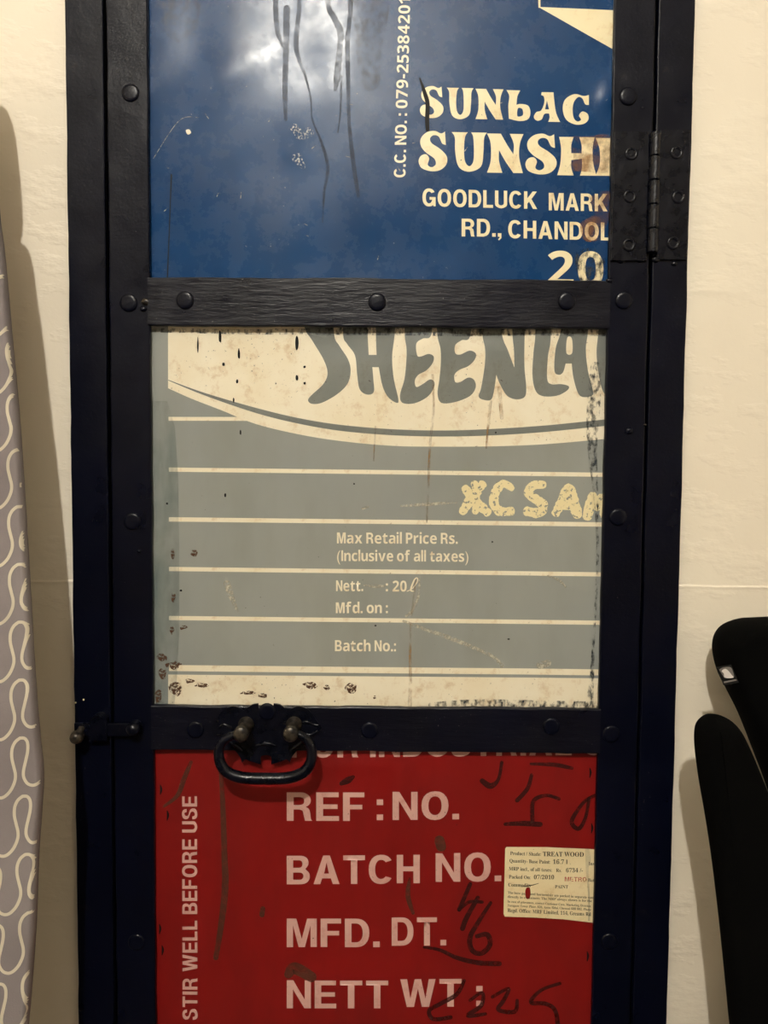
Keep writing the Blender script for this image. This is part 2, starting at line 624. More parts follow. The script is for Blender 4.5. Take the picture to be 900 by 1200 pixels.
def sans_line(s):
    x = 0.0
    parts = []
    for ch in s:
        if ch == ' ':
            x += 0.30
            continue
        if ch in GR:
            wd, out, hs = GR[ch]
            sets = [out] if out else [pl(0, 0, .2, 0, .2, .2, 0, .2), pl(0, .53, .2, .53, .2, .73, 0, .73)]
            for o_ in sets:
                V, Fc = fill(o_, hs)
                parts.append(([(x + a, b) for a, b in V], Fc))
        else:
            wd, V, Fc = font_glyph(ch)
            parts.append(([(x + a, b) for a, b in V], Fc))
        x += wd + 0.115
    return merge(*parts)


def text(s, x0, x1, ybase, cap, style='sans', slope=0.0, up=False):
    """lettering set between two pixel columns; up = reads upwards, then x0, x1 are pixel rows and ybase a column"""
    if style == 'sans':
        V, Fc = sans_line(s)
        ch = 1.0
    else:
        if 'serif' not in CAPH:
            CAPH['serif'] = max(v[1] for v in font_mesh(alpha('H', 'serif'))[0])
        V, Fc = font_mesh(alpha(s, 'serif'))
        ch = CAPH['serif']
    lo = min(v[0] for v in V)
    hi = max(v[0] for v in V)
    out = []
    for x, y in V:
        u = x0 + (x - lo) / (hi - lo) * (x1 - x0)
        if up:
            out.append((ybase - y / ch * cap + (x0 - u) * slope, u))
        else:
            out.append((u, ybase - y / ch * cap + (u - x0) * slope))
    return out, Fc


# ------------------------------------------------------------------ tin panels with dents
class Panel:
    def __init__(self, root, name, px, y0, mat, dents, wave, seed, label):
        self.y0, self.dents, self.wave, self.seed = y0, dents, wave, seed
        xl, xr, zt, zb = px
        self.b = (xl, xr, zb, zt)
        bm = bmesh.new()
        g = 0.003
        nx, nz = int((xr - xl) / g), int((zt - zb) / g)
        grid = []
        for j in range(nz + 1):
            row = []
            for i in range(nx + 1):
                x, z = xl + (xr - xl) * i / nx, zb + (zt - zb) * j / nz
                row.append(bm.verts.new((x, self.depth(x, z), z)))
            grid.append(row)
        for j in range(nz):
            for i in range(nx):
                bm.faces.new((grid[j][i], grid[j][i + 1], grid[j + 1][i + 1], grid[j + 1][i]))
        self.o = obj(name, bm, mat, root, label, smooth=True)

    def depth(self, x, z):
        q = Vector((x * 7 + self.seed, self.seed * 2.3, z * 7))
        d = noise.noise(q) * self.wave + noise.noise(q * 2.9) * self.wave * 0.28
        for cx, cz, rx, rz, a, ang in self.dents:
            dx, dz = x - cx, z - cz
            c, s = math.cos(ang), math.sin(ang)
            u, v = (dx * c + dz * s) / rx, (-dx * s + dz * c) / rz
            e = u * u + v * v
            if e < 9:
                d += a * math.exp(-e)
        return self.y0 + max(-0.0016, min(0.0022, d))

    def decal(self, name, shape, mat, layer=1, parent=None, label=None, kind=None):
        V, Fc = shape
        bm = bmesh.new()
        bv = []
        for x, y in V:
            p = at(x, y, self.y0)
            bv.append(bm.verts.new((p.x, 0, p.z)))
        for f in Fc:
            try:
                bm.faces.new([bv[i] for i in f])
            except ValueError:
                pass
        bmesh.ops.remove_doubles(bm, verts=bm.verts[:], dist=1e-6)
        xl, xr, zb, zt = self.b
        for co, no in (((xl, 0, 0), (-1, 0, 0)), ((xr, 0, 0), (1, 0, 0)), ((0, 0, zb), (0, 0, -1)), ((0, 0, zt), (0, 0, 1))):
            bmesh.ops.bisect_plane(bm, geom=bm.verts[:] + bm.edges[:] + bm.faces[:], plane_co=co, plane_no=no, clear_outer=True)
        if not bm.faces:
            bm.free()
            return None
        g = 0.006
        for ax in (0, 2):
            a = min(v.co[ax] for v in bm.verts)
            b = max(v.co[ax] for v in bm.verts)
            k = math.floor(a / g) + 1
            while k * g < b:
                co = [0, 0, 0]
                no = [0, 0, 0]
                co[ax] = k * g
                no[ax] = 1
                bmesh.ops.bisect_plane(bm, geom=bm.verts[:] + bm.edges[:] + bm.faces[:], plane_co=co, plane_no=no)
                k += 1
        for v in bm.verts:
            v.co.y = self.depth(v.co.x, v.co.z) - 0.00014 * layer
        for f in bm.faces:
            if f.normal.y > 0:
                f.normal_flip()
        bm.normal_update()
        for f in bm.faces:
            if f.normal.y > 0:
                f.normal_flip()
        return obj(name, bm, mat, parent or self.o, label, smooth=True, kind=kind)


def pd(px, py, rx, ry, a, ang=0.0, y=0.0058):
    """a dent given in pixels; positive pushes inwards"""
    p = at(px, py, y)
    return (p.x, p.z, rx * 0.00075, ry * 0.00075, a, math.radians(-ang))


# ================================================================== the room
XL0, XL1 = col_x(75, 92), col_x(123, 131)          # fixed jamb, left
XS0, XS1 = col_x(126, 135.5), col_x(172, 183)      # stile, left
XR0, XR1 = col_x(722, 692), col_x(765.5, 741)      # stile, right
XJ0, XJ1 = col_x(769, 744.5), col_x(817, 780)      # fixed jamb, right
Z_TOP, Z_BOT = 2.02, 0.06
WALL_Y = 0.0065
ZC = 0.5 * (at(100, 683, WALL_Y).z + at(840, 685, WALL_Y).z)     # crease in the plaster
RX0, RX1, RY0, RZ1 = -1.9, 2.1, -4.4, 2.95


def wall_back():
    bm = bmesh.new()
    ox0, ox1, oz0, oz1 = XL0 + 0.004, XJ1 - 0.004, 0.045, Z_TOP - 0.004

    def strip(x0, x1, z0, z1, y):
        n = max(1, int((x1 - x0) / 0.05))
        for i in range(n):
            a, b = x0 + (x1 - x0) * i / n, x0 + (x1 - x0) * (i + 1) / n
            bm.faces.new([bm.verts.new(c) for c in ((a, y, z0), (b, y, z0), (b, y, z1), (a, y, z1))])

    def ledge(x0, x1):
        n = max(2, int((x1 - x0) / 0.006))
        prev = None
        for i in range(n + 1):
            x = x0 + (x1 - x0) * i / n
            wz = noise.noise(Vector((x * 45, 0, 3.3))) * 0.0009
            wy = 0.0007 + max(0.0, noise.noise(Vector((x * 80, 7, 1)))) * 0.0008
            cur = [bm.verts.new(c) for c in ((x, WALL_Y, ZC + 0.004), (x, WALL_Y, ZC + wz + 0.0010), (x, WALL_Y - wy, ZC + wz - 0.0006),
                                             (x, WALL_Y - wy * 0.6, ZC + wz - 0.0030), (x, WALL_Y - 0.0003, ZC - 0.012))]
            if prev:
                for k in range(4):
                    bm.faces.new((prev[k], prev[k + 1], cur[k + 1], cur[k]))
            prev = cur
    for a, b in ((RX0, ox0), (ox1, RX1)):
        strip(a, b, 0, ZC - 0.012, WALL_Y - 0.0003)
        ledge(a, b)
        strip(a, b, ZC + 0.004, RZ1, WALL_Y)
    strip(ox0, ox1, oz1, RZ1, WALL_Y)
    strip(ox0, ox1, 0, oz0, WALL_Y)
    d = 0.35
    # reveals of the opening and the back of the recess
    for q in (((ox0, WALL_Y, oz0), (ox0, d, oz0), (ox0, d, oz1), (ox0, WALL_Y, oz1)),
              ((ox1, WALL_Y, oz0), (ox1, WALL_Y, oz1), (ox1, d, oz1), (ox1, d, oz0)),
              ((ox0, WALL_Y, oz1), (ox0, d, oz1), (ox1, d, oz1), (ox1, WALL_Y, oz1)),
              ((ox0, WALL_Y, oz0), (ox1, WALL_Y, oz0), (ox1, d, oz0), (ox0, d, oz0)),
              ((ox0, d, oz0), (ox1, d, oz0), (ox1, d, oz1), (ox0, d, oz1))):
        bm.faces.new([bm.verts.new(c) for c in q])
    bmesh.ops.remove_doubles(bm, verts=bm.verts[:], dist=1e-5)
    o = obj('wall_back', bm, 'wall', origin=(0, 0, 0))
    o['kind'] = 'structure'
    o['label'] = 'cream plastered wall around the door, uneven, with a raised horizontal crease'
    o['category'] = 'wall'


wall_back()


def slab(name, b, mat, label, cat):
    o = obj(name, box(*b), mat)
    o['kind'] = 'structure'
    o['label'] = label
    o['category'] = cat


slab('floor', (RX0, RX1, RY0, 0.35, -0.08, 0.0), 'floor', 'plain grey floor below the door', 'floor')
slab('ceiling', (RX0, RX1, RY0, 0.35, RZ1, RZ1 + 0.08), 'ceiling', 'white ceiling above the door', 'ceiling')
slab('wall_left', (RX0 - 0.08, RX0, RY0, 0.35, 0, RZ1), 'wall', 'cream side wall beyond the grey patterned board', 'wall')
slab('wall_right', (RX1, RX1 + 0.08, RY0, 0.35, 0, RZ1), 'wall', 'cream side wall beyond the black chair', 'wall')
slab('wall_front', (RX0, RX1, RY0 - 0.08, RY0, 0, RZ1), 'wall_tan', 'tan wall opposite the door', 'wall')

# ------------------------------------------------------------------ fixed door frame
fr = thing('door_frame', 'dark navy painted steel frame fixed around the tin-panelled door', 'door frame', (0, 0, Z_BOT))
fr['kind'] = 'structure'
obj('jamb', rough_strip(XL0, XL1, 0.0, 0.006, Z_BOT, Z_TOP, seed=1.0), 'frame', fr)
obj('jamb', rough_strip(XJ0, XJ1, 0.0, 0.006, Z_BOT, Z_TOP, seed=2.0), 'frame', fr)
obj('head', box(XL1 + 0.001, XJ0 - 0.001, 0.0, 0.006, Z_TOP - 0.04, Z_TOP, 0.001), 'frame', fr)
obj('sill', box(XL1 + 0.001, XJ0 - 0.001, 0.0, 0.006, Z_BOT, Z_BOT + 0.03, 0.001), 'frame', fr)
# rebates the leaf closes against, coloured dark for the shade in the gap
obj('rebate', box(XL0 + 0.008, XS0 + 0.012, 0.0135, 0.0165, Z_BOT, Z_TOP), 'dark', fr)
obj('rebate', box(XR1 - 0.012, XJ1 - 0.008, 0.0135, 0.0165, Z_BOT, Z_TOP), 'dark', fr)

# ------------------------------------------------------------------ the door leaf
DZ0, DZ1 = Z_BOT + 0.035, Z_TOP - 0.045
door = thing('cupboard_door', 'narrow navy framed door patched from blue, grey and red paint tin sheets', 'door', (0, 0, DZ0))
door['kind'] = 'thing'
obj('stile', rough_strip(XS0, XS1, 0.0, 0.004, DZ0, DZ1, seed=3.0), 'frame', door)
obj('stile', rough_strip(XR0, XR1, 0.0, 0.004, DZ0, DZ1, seed=4.0), 'frame', door)
RA1, RA0 = row_z(325, 328.5), row_z(382, 385)
RB1, RB0 = row_z(827, 829.5), row_z(879, 882)
for z0, z1, sd in ((RA0, RA1, 5.0), (RB0, RB1, 6.0)):
    obj('rail', rough_strip(XS1 - 0.0015, XR0 + 0.0015, -0.0012, 0.003, z0, z1, 0.0008, 0.006, seed=sd), 'rail', door)
ZR2 = 0.60
for z0, z1, sd in ((DZ1 - 0.042, DZ1, 7.0), (ZR2 - 0.042, ZR2, 8.0), (DZ0, DZ0 + 0.042, 9.0)):
    obj('rail', rough_strip(XS1 - 0.0015, XR0 + 0.0015, -0.0012, 0.003, z0, z1, 0.0008, 0.02, seed=sd), 'rail', door)

YP = 0.0062
xpl, xpr = XS1 - 0.012, XR0 + 0.012
blue_dents = [pd(345, 60, 55, 45, 0.0012), pd(270, 85, 60, 22, -0.0011, -28), pd(405, 40, 38, 60, -0.0008, 10),
              pd(230, 40, 30, 60, 0.0010, 8), pd(712, 112, 11, 17, -0.0018, 20), pd(440, 300, 110, 34, 0.0008, 0),
              pd(330, 190, 60, 60, 0.0007), pd(200, 300, 40, 70, 0.0006), pd(560, 20, 90, 50, 0.0007, 10)]
grey_dents = [pd(505, 405, 45, 22, -0.0016, -35), pd(560, 392, 40, 14, 0.0012, 0), pd(400, 400, 50, 22, 0.0011, 0),
              pd(650, 400, 40, 26, -0.0009, 0), pd(300, 430, 60, 30, 0.0007, 10), pd(480, 640, 160, 150, 0.0008)]
red_dents = [pd(500, 925, 70, 22, -0.0010, 25), pd(360, 1130, 40, 18, 0.0009, -30), pd(560, 960, 60, 40, 0.0008),
             pd(265, 1180, 50, 40, -0.0008), pd(470, 1050, 26, 80, 0.0006), pd(400, 895, 90, 12, -0.0009)]
blue = Panel(door, 'tin_panel', (xpl, xpr, DZ1 - 0.02, RA1 - 0.013), YP, 'blue', blue_dents, 0.0009, 3.1,
             'glossy blue printed tin sheet, dented and streaked')
grey = Panel(door, 'tin_panel', (xpl, xpr, RA0 + 0.013, RB1 - 0.008), YP, 'grey', grey_dents, 0.0006, 11.7,
             'grey and cream printed tin sheet with ruled lines')
red = Panel(door, 'tin_panel', (xpl, xpr, RB0 + 0.016, ZR2 - 0.02), YP, 'red', red_dents, 0.0006, 21.3,
            'red printed tin sheet with pale lettering')
Panel(door, 'tin_panel', (xpl, xpr, ZR2 - 0.024, DZ0 + 0.02), YP, 'plain_tin', [], 0.0006, 31.3, 'plain grey tin sheet at the foot')

# ------------------------------------------------------------------ print on the blue sheet
GL = {
    'S': [(.92, 0, 1), (.95, .34, 1), (.82, .30), (.70, .13), (.52, .10), (.40, .18), (.46, .30), (.75, .44), (.98, .62), (.97, .82),
          (.75, .97), (.42, 1.0), (.10, .92), (0, .76), (.08, .62), (.26, .58), (.37, .68), (.32, .84), (.46, .90), (.60, .82),
          (.54, .68), (.25, .53), (.08, .37), (.08, .18), (.28, .03), (.56, -.01), (.78, .05)],
    'U': [(0, 0, 1), (.46, 0, 1), (.38, .12), (.35, .45), (.38, .74), (.5, .86), (.61, .74), (.63, .45), (.61, .12), (.55, 0, 1), (1, 0, 1),
          (.92, .14), (.9, .5), (.83, .86), (.5, 1.0), (.2, .88), (.1, .5), (.09, .14)],
    'N': [(0, 0, 1), (.38, 0, 1), (.55, .28), (.72, .52, 1), (.73, .25), (.62, 0, 1), (1, 0, 1), (.9, .25), (.88, .6), (.98, 1, 1),
          (.72, 1, 1), (.5, .7), (.33, .42, 1), (.33, .7), (.42, 1, 1), (0, 1, 1), (.1, .7), (.1, .25)],
    'H': [(.05, 0, 1), (.42, 0, 1), (.36, .2), (.36, .42, 1), (.62, .42, 1), (.62, .2), (.56, 0, 1), (.95, 0, 1), (.9, .3), (.92, .7),
          (1, 1, 1), (.58, 1, 1), (.63, .8), (.63, .56, 1), (.36, .6, 1), (.36, .8), (.42, 1, 1), (0, 1, 1), (.08, .7), (.1, .3)],
    'I': [(0, 0, 1), (1, 0, 1), (.8, .3), (.82, .7), (1, 1, 1), (0, 1, 1), (.2, .7), (.2, .3)],
    'A': [(.28, .1, 1), (.30, 0, 1), (.75, 0, 1), (.78, .3), (.85, .7), (1, 1, 1), (.55, 1, 1), (.6, .85), (.58, .72, 1), (.4, .74), (.3, .92),
          (.12, .97), (0, .85), (.1, .68), (.28, .62), (.4, .35), (.38, .15)],
    'C': [(1, .02, 1), (1, .36, 1), (.86, .34), (.75, .15), (.60, .10), (.44, .25), (.38, .5), (.42, .8), (.56, .92), (.70, .86), (.62, .72),
          (.75, .58), (.95, .66), (.98, .85), (.8, 1.0), (.45, 1.02), (.12, .85), (0, .5), (.1, .18), (.45, 0), (.8, .06)],
    'L': [(0, 0, 1), (.58, 0, 1), (.46, .2), (.42, .48, 1), (.6, .45), (.9, .5), (1, .72), (.9, .95), (.55, 1.02), (.1, .95, 1), (.08, .5), (.12, .2)],
}
GH = {'A': [[(.50, .28, 1), (.58, .58, 1), (.43, .58, 1)]], 'L': [[(.48, .60), (.66, .62), (.68, .82), (.46, .86)]]}


def glyph(ch, x0, x1, y0, y1, slope=0.0):
    def mp(l):
        return [(x0 + (x1 - x0) * p[0], y0 + (y1 - y0) * p[1] + slope * (x1 - x0) * p[0]) for p in contour(l)]
    return fill(mp(GL[ch]), [mp(h) for h in GH.get(ch, [])])


def row(spec, slope):
    return merge(*[glyph(ch, 450 + a / 3.333, 450 + b / 3.333, 80 + t / 3.333, 80 + u / 3.333, slope) for ch, a, b, t, u in spec])


blue.decal('lettering', row([('S', 140, 232, 70, 194), ('U', 245, 350, 76, 199), ('N', 357, 467, 80, 199), ('L', 478, 572, 85, 203),
                             ('A', 585, 688, 92, 208), ('C', 698, 800, 100, 216)], 0.02), 'cream_blue', 2)
blue.decal('lettering', row([('S', 135, 247, 246, 402), ('U', 264, 402, 250, 404), ('N', 402, 545, 255, 408), ('S', 552, 674, 256, 414),
                             ('H', 676, 830, 268, 418), ('I', 826, 905, 272, 420)], 0.015), 'cream_blue', 2)
blue.decal('lettering', merge(text('GOODLUCK', 495, 629.5, 241.5, 20.5, slope=0.027), text('MARKET', 643, 742, 246.5, 20.5, slope=0.02)),
           'cream_blue', 2)
blue.decal('lettering', merge(text('RD.,', 541, 587.5, 277, 20.8, slope=0.012), text('CHANDOLA', 595.5, 735, 279, 21, slope=0.026)),
           'cream_blue', 2)
blue.decal('lettering', text('20', 642, 707, 334, 40, slope=0.02), 'cream_blue', 2)
blue.decal('lettering', text('C.C. NO. : 079-25384201', 208, -3, 475, 13.5, slope=0.028, up=True), 'cream', 2)
blue.decal('emblem', fill([(631, 8), (740, 13), (740, 71), (722, 60)]), 'cream_blue', 2)
blue.decal('emblem_line', fill([(629.5, -60), (632, -60), (633.5, 9), (631, 9)]), 'cream_blue', 2)
# runs, smears and specks on the blue sheet
runs = [[(325, -90, 6), (323, 0, 6), (325, 35, 6), (329, 48, 4), (331, 55, 2)],
        [(352, -90, 6), (351, 0, 5), (347, 45, 6), (349, 65, 5), (358, 90, 3), (364, 115, 2), (366, 140, 2), (376, 165, 3), (384, 195, 4), (380, 225, 3), (378, 260, 2)],
        [(382, -90, 7), (384, 0, 6), (391, 20, 7), (399, 38, 8), (398, 60, 7), (395, 90, 8), (393, 105, 4)],
        [(411, -90, 7), (411, 0, 6), (409, 30, 5), (407, 50, 6), (408, 90, 5), (409, 140, 4), (414, 190, 5), (420, 230, 4)],
        [(400, 90, 3), (399, 130, 2), (396, 155, 1.5)],
        [(336, 10, 8), (335, 60, 7), (334, 110, 6), (335, 140, 4)]]
for r_ in runs:
    blue.decal('paint_run', stroke(r_), 'drip', 1)
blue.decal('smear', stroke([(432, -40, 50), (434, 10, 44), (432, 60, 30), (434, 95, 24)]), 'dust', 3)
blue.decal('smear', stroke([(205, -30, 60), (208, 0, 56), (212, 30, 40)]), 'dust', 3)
blue.decal('flaked_spots', merge(stroke([(345, 150, 10), (352, 158, 12), (362, 155, 12)]), stroke([(348, 185, 12), (355, 195, 6)])), 'bluewhite', 3)
blue.decal('tar_streak', stroke([(492, 92, 1.5), (498, 110, 4.5), (501, 122, 5), (500.5, 140, 5), (501, 152, 4.5)]), 'tar', 4)
blue.decal('drip_line', stroke([(201, 205, 2), (199.5, 240, 1.2), (196, 325, 1.4)]), 'tar', 2)
blue.decal('flaked_spot', fill(contour([(218, 153), (222, 152), (224, 156), (220, 158)])), 'cream', 2)
for k in range(16):
    x, y = random.uniform(180, 600), random.uniform(110, 310)
    a = random.uniform(0, 3.14)
    l = random.uniform(2, 8)
    blue.decal('scratch', stroke([(x, y, 0.7), (x + l * math.cos(a), y + l * math.sin(a), 0.9)]), 'scratch', 2)
blue.decal('scratch', stroke([(180, 186, 0.6), (210, 142, 0.7), (233, 138, 0.7)]), 'scratch', 2)
blue.decal('rust_stain', fill(contour([(668, 162), (690, 160), (712, 158), (720, 175), (718, 200), (705, 203), (680, 201), (664, 200), (672, 185)])), 'rust_gold', 4)
blue.decal('rust_stain', fill(contour([(690, 226), (716, 226), (716, 249), (705, 275), (700, 282), (685, 282), (680, 262), (696, 250)])), 'rust_gold', 4)
blue.decal('rust_stain', fill(contour([(675, 296), (702, 294), (712, 330), (690, 333), (678, 326)])), 'navy_smear_shade', 4)

# ------------------------------------------------------------------ print on the grey sheet
low = [(197, 455), (225, 467.5), (260, 481), (300, 497), (350, 509), (400, 517), (460, 522.5), (520, 523.5), (580, 523), (640, 520.5), (709, 514.5), (730, 512.5)]
up_ = [(197, 445), (240, 460.5), (300, 478), (350, 490), (400, 498), (460, 503), (520, 504.5), (580, 502.5), (640, 498.5), (709, 491.5), (730, 489)]
dn_ = [(197.5, 446), (240, 463.5), (300, 484), (350, 496.5), (400, 505), (460, 510), (520, 511.5), (580, 510), (640, 506), (709, 499), (730, 496.5)]
grey.decal('printed_bowl', fill([(197, 340), (197, 455)] + cr(low, 5)[1:] + [(730, 340)]), 'cream', 1, label='cream printed curve across the top')
grey.decal('printed_band', fill(cr(up_, 5) + cr(dn_, 5)[::-1]), 'grey_print', 2)
for yl, yr, h, x0 in ((488.5, 489.4, 4.6, 197.5), (547.8, 553.8, 5.0, 198), (606, 612, 5.2, 198), (664.3, 670.6, 5.0, 198), (721.8, 727.3, 5.0, 198), (779.3, 784.3, 7.2, 198)):
    xe = 292 if x0 == 197.5 else 725
    sl = (yr - yl) / (706 - 198)
    grey.decal('ruled_line', fill([(x0, yl), (xe, yl + sl * (xe - x0)), (xe, yl + sl * (xe - x0) + h), (x0, yl + h)]), 'cream', 1)
grey.decal('printed_band', fill([(197, 790.5), (725, 795), (725, 900), (197, 900)]), 'cream', 1, label='cream strip along the bottom edge')


def sh(pts, corner_top=True):
    return contour([(340 + p[0] / 2.368, 375 + p[1] / 2.368) + tuple(p[2:]) for p in pts])


letters = [
    ([(30, -60, 1), (40, 20), (62, 58), (93, 110), (104, 148), (92, 178), (58, 210), (50, 224), (62, 233), (90, 229), (132, 205), (160, 176), (168, 140), (160, 108), (137, 72), (122, 40), (118, -60, 1)], []),
    ([(150, -60, 1), (147, 40), (158, 66), (180, 98), (186, 150), (193, 192), (213, 207), (232, 200), (231, 165), (228, 131, 1), (246, 131, 1), (256, 182), (272, 214), (296, 230), (300, 218), (287, 160), (283, 100), (290, 40), (296, -60, 1), (238, -60, 1), (238, 40), (240, 97, 1), (218, 97, 1), (215, 40), (212, -60, 1)], []),
    ([(316, -60, 1), (318, 40), (323, 80), (322, 120), (317, 165), (305, 208), (312, 230), (345, 231), (380, 214), (398, 190), (400, 172), (388, 165), (368, 178), (350, 186), (346, 168), (356, 152), (378, 140), (395, 120), (398, 102), (384, 95), (362, 102), (352, 98), (350, 66), (368, 52), (392, 40), (396, -60, 1)], []),
    ([(404, -60, 1), (408, 40), (417, 80), (418, 120), (414, 165), (409, 205), (420, 230), (460, 227), (500, 210), (515, 186), (510, 166), (494, 160), (472, 172), (458, 172), (456, 152), (470, 138), (494, 128), (512, 110), (515, 93), (498, 85), (472, 96), (458, 92), (458, 70), (476, 56), (500, 44), (510, -60, 1)], []),
    ([(528, -60, 1), (534, 40), (541, 80), (540, 125), (530, 188), (523, 210), (532, 220), (556, 222), (565, 200), (572, 152, 1), (584, 182), (602, 210), (626, 220), (650, 214), (655, 188), (650, 130), (650, 60), (654, -60, 1), (614, -60, 1), (617, 40), (621, 85), (622, 132, 1), (604, 84), (588, 40), (580, -60, 1)], []),
    ([(682, -60, 1), (680, 40), (675, 90), (672, 150), (680, 194), (700, 211), (740, 210), (768, 196), (773, 184), (752, 178), (724, 178), (713, 162), (715, 100), (722, 55), (724, -60, 1)], []),
    ([(756, -60, 1), (750, 30), (736, 80), (733, 140), (745, 152), (757, 145), (764, 121, 1), (781, 121, 1), (786, 160), (799, 203), (815, 214), (840, 208), (838, 188), (826, 140), (820, 80), (826, 30), (828, -60, 1)],
     [[(768, 50), (781, 52), (782, 92), (766, 92)]]),
    ([(858, -60, 1), (855, 30), (850, 90), (856, 150), (868, 198), (886, 210), (930, 210, 1), (930, -60, 1)], []),
]
for out_, hs in letters:
    grey.decal('lettering', fill(sh(out_), [sh(h) for h in hs]), 'grey_print', 2)
T = dict(style='sans')
grey.decal('lettering', text('Max Retail Price Rs.', 394.8, 536.5, 636.8, 12.8, slope=0.004), 'cream', 1)
grey.decal('lettering', text('(Inclusive of all taxes)', 395, 549, 657.5, 12.6, slope=0.006), 'cream', 1)
grey.decal('lettering', text('Nett.', 393.8, 425.5, 692.8, 12.6), 'cream', 1)
grey.decal('lettering', merge(text(':', 452.2, 454.6, 693, 12.6), text('20', 460, 476.6, 693.3, 12.6),
                              stroke([(477, 693, 1), (483, 690, 1), (489, 682, 1.3), (489, 677.5, 1.3), (486, 679, 1.5), (482.5, 687, 2), (481.5, 692, 1.8), (485, 693, 1)])), 'cream', 1)
grey.decal('lettering', text('Mfd. on :', 393.5, 454.5, 718.6, 12.6), 'cream', 1)
grey.decal('lettering', text('Batch No.:', 392.5, 464, 763, 12.8, slope=0.005), 'cream', 1)
# scraped-out hand lettering at the right
def fat(sh_, k=1.35):
    V, Fc = sh_
    out = []
    for i in range(0, len(V), 2):
        (ax, ay), (bx, by) = V[i], V[i + 1]
        mx, my = (ax + bx) / 2, (ay + by) / 2
        kk = k * (1 + 0.25 * noise.noise(Vector((mx * 0.35, my * 0.35, 2.0))))
        out += [(mx + (ax - mx) * kk, my + (ay - my) * kk), (mx + (bx - mx) * kk, my + (by - my) * kk)]
    return out, Fc


scr = [stroke([(542, 600, 7), (552, 585, 9), (566, 567, 7)]), stroke([(545, 572, 7), (556, 586, 9), (572, 601, 7)]), stroke([(556, 566, 6), (559, 585, 6), (557, 600, 6)]),
       stroke([(600, 572, 6), (590, 567, 7), (581, 576, 8), (579, 590, 8), (586, 599, 8), (600, 599, 7)]),
       stroke([(637, 568, 7), (625, 569, 8), (619, 578, 7), (628, 585, 8), (636, 592, 9), (632, 601, 8), (617, 599, 8)]),
       stroke([(651, 602, 7), (660, 585, 9), (666, 572, 9), (671, 585, 10), (677, 604, 8)]), stroke([(657, 593, 6), (674, 594, 6)]),
       stroke([(688, 606, 8), (692, 590, 9), (695, 580, 6), (700, 594, 8), (706, 582, 7), (709, 604, 9)])]
grey.decal('scraped_lettering', merge(*[fat(q_) for q_ in scr]), 'scrape', 1, label='roughly scraped cream hand lettering')
# wear, and painted shade below the top rail
grey.decal('paint_smear_shade', fill([(160, 470), (196, 470), (205, 500), (209, 560), (210, 640), (210, 740), (207, 800), (203, 840), (160, 840)]), 'teal', 2)
grey.decal('paint_smear_shade', stroke([(698, 430, 12), (696, 470, 16), (694, 520, 12), (699, 600, 4), (700, 660, 3), (696, 740, 3), (693, 800, 6), (690, 830, 10)]), 'navy_smear_shade', 3)
grey.decal('paint_smear_shade', stroke([(505, 826, 6), (560, 824, 9), (640, 825, 8), (700, 826, 8)]), 'navy_smear_shade', 3)
grey.decal('paint_smear_shade', stroke([(180, 387, 5), (300, 389, 6), (420, 388, 9), (520, 389, 10), (620, 389, 9), (710, 390, 8)]), 'navy_smear_shade', 3)  # shading under the rail edge, painted on as a dark band
for s_ in ([(507, 440, 3), (508, 480, 2.5), (504, 520, 3), (502, 570, 2.5), (500, 612, 2)], [(487, 680, 2), (481, 740, 2.5), (481, 800, 4), (480, 828, 5)],
           [(575, 470, 3), (572, 500, 3), (570, 525, 2)], [(585, 455, 5), (588, 490, 4)], [(440, 500, 2), (438, 540, 1.5)]):
    grey.decal('rust_run', stroke(s_), 'rust_run', 3)
for s_ in ([(473, 728, 3), (500, 738, 4), (528, 748, 5), (560, 761, 4), (578, 770, 4), (588, 780, 5)], [(492, 678, 2), (490, 700, 3), (483, 716, 4), (476, 722, 3)],
           [(266, 684, 8), (270, 696, 7), (278, 716, 3)], [(470, 593, 2), (500, 591, 4), (535, 589, 2)], [(427, 686, 2), (440, 687, 4), (452, 687, 2)],
           [(425, 596, 3), (431, 594, 3)], [(642, 675, 2), (655, 680, 3), (663, 688, 2)], [(632, 780, 8), (642, 777, 8)]):
    grey.decal('scratch', stroke(s_), 'scratch', 2)
chips = [(190, 770, 6, 5), (204, 780, 10, 5), (191, 790, 5, 8), (201, 738, 3, 6), (215, 735, 5, 3), (203, 700, 3, 5), (202, 650, 2.5, 6), (228, 648, 5, 4), (364, 803, 9, 4),
         (383, 805, 4, 3), (411, 806, 8, 6), (308, 815, 6, 3), (206, 806, 8, 9), (222, 798, 6, 3), (237, 803, 10, 3), (439, 817, 2, 2), (186, 815, 5, 10), (290, 812, 9, 3)]
for cx, cy, a, b in chips:
    grey.decal('rust_chip', fill(contour([(cx + a * random.uniform(.6, 1.2) * math.cos(t), cy + b * random.uniform(.6, 1.2) * math.sin(t)) for t in [k * .7 for k in range(9)]])), 'rust', 3)
spots = [(348, 402, 2, 8), (348, 443, 1.6, 4), (357, 449, 1.4, 1.6), (357, 430, 1.4, 1.6), (262, 427, 1.6, 2.6), (278, 447, 1.4, 3), (274, 469, 1, 3), (581, 507, 1, 1), (282, 507, 1, 3),
         (264, 580, 1.2, 2.5), (196, 590, 1.2, 1.4), (212, 692, 1.6, 1.2), (415, 567, 1, 1), (440, 733, 1.3, 1), (596, 749, 1.6, 1), (232, 405, 1, 9), (258, 395, 1.6, 8), (280, 415, 1.4, 6), (577, 635, 1, 1)]
for cx, cy, a, b in spots:
    grey.decal('tar_spot', fill(contour([(cx + a * math.cos(t), cy + b * random.uniform(.7, 1.2) * math.sin(t)) for t in [k * .785 for k in range(8)]])), 'tar', 4)

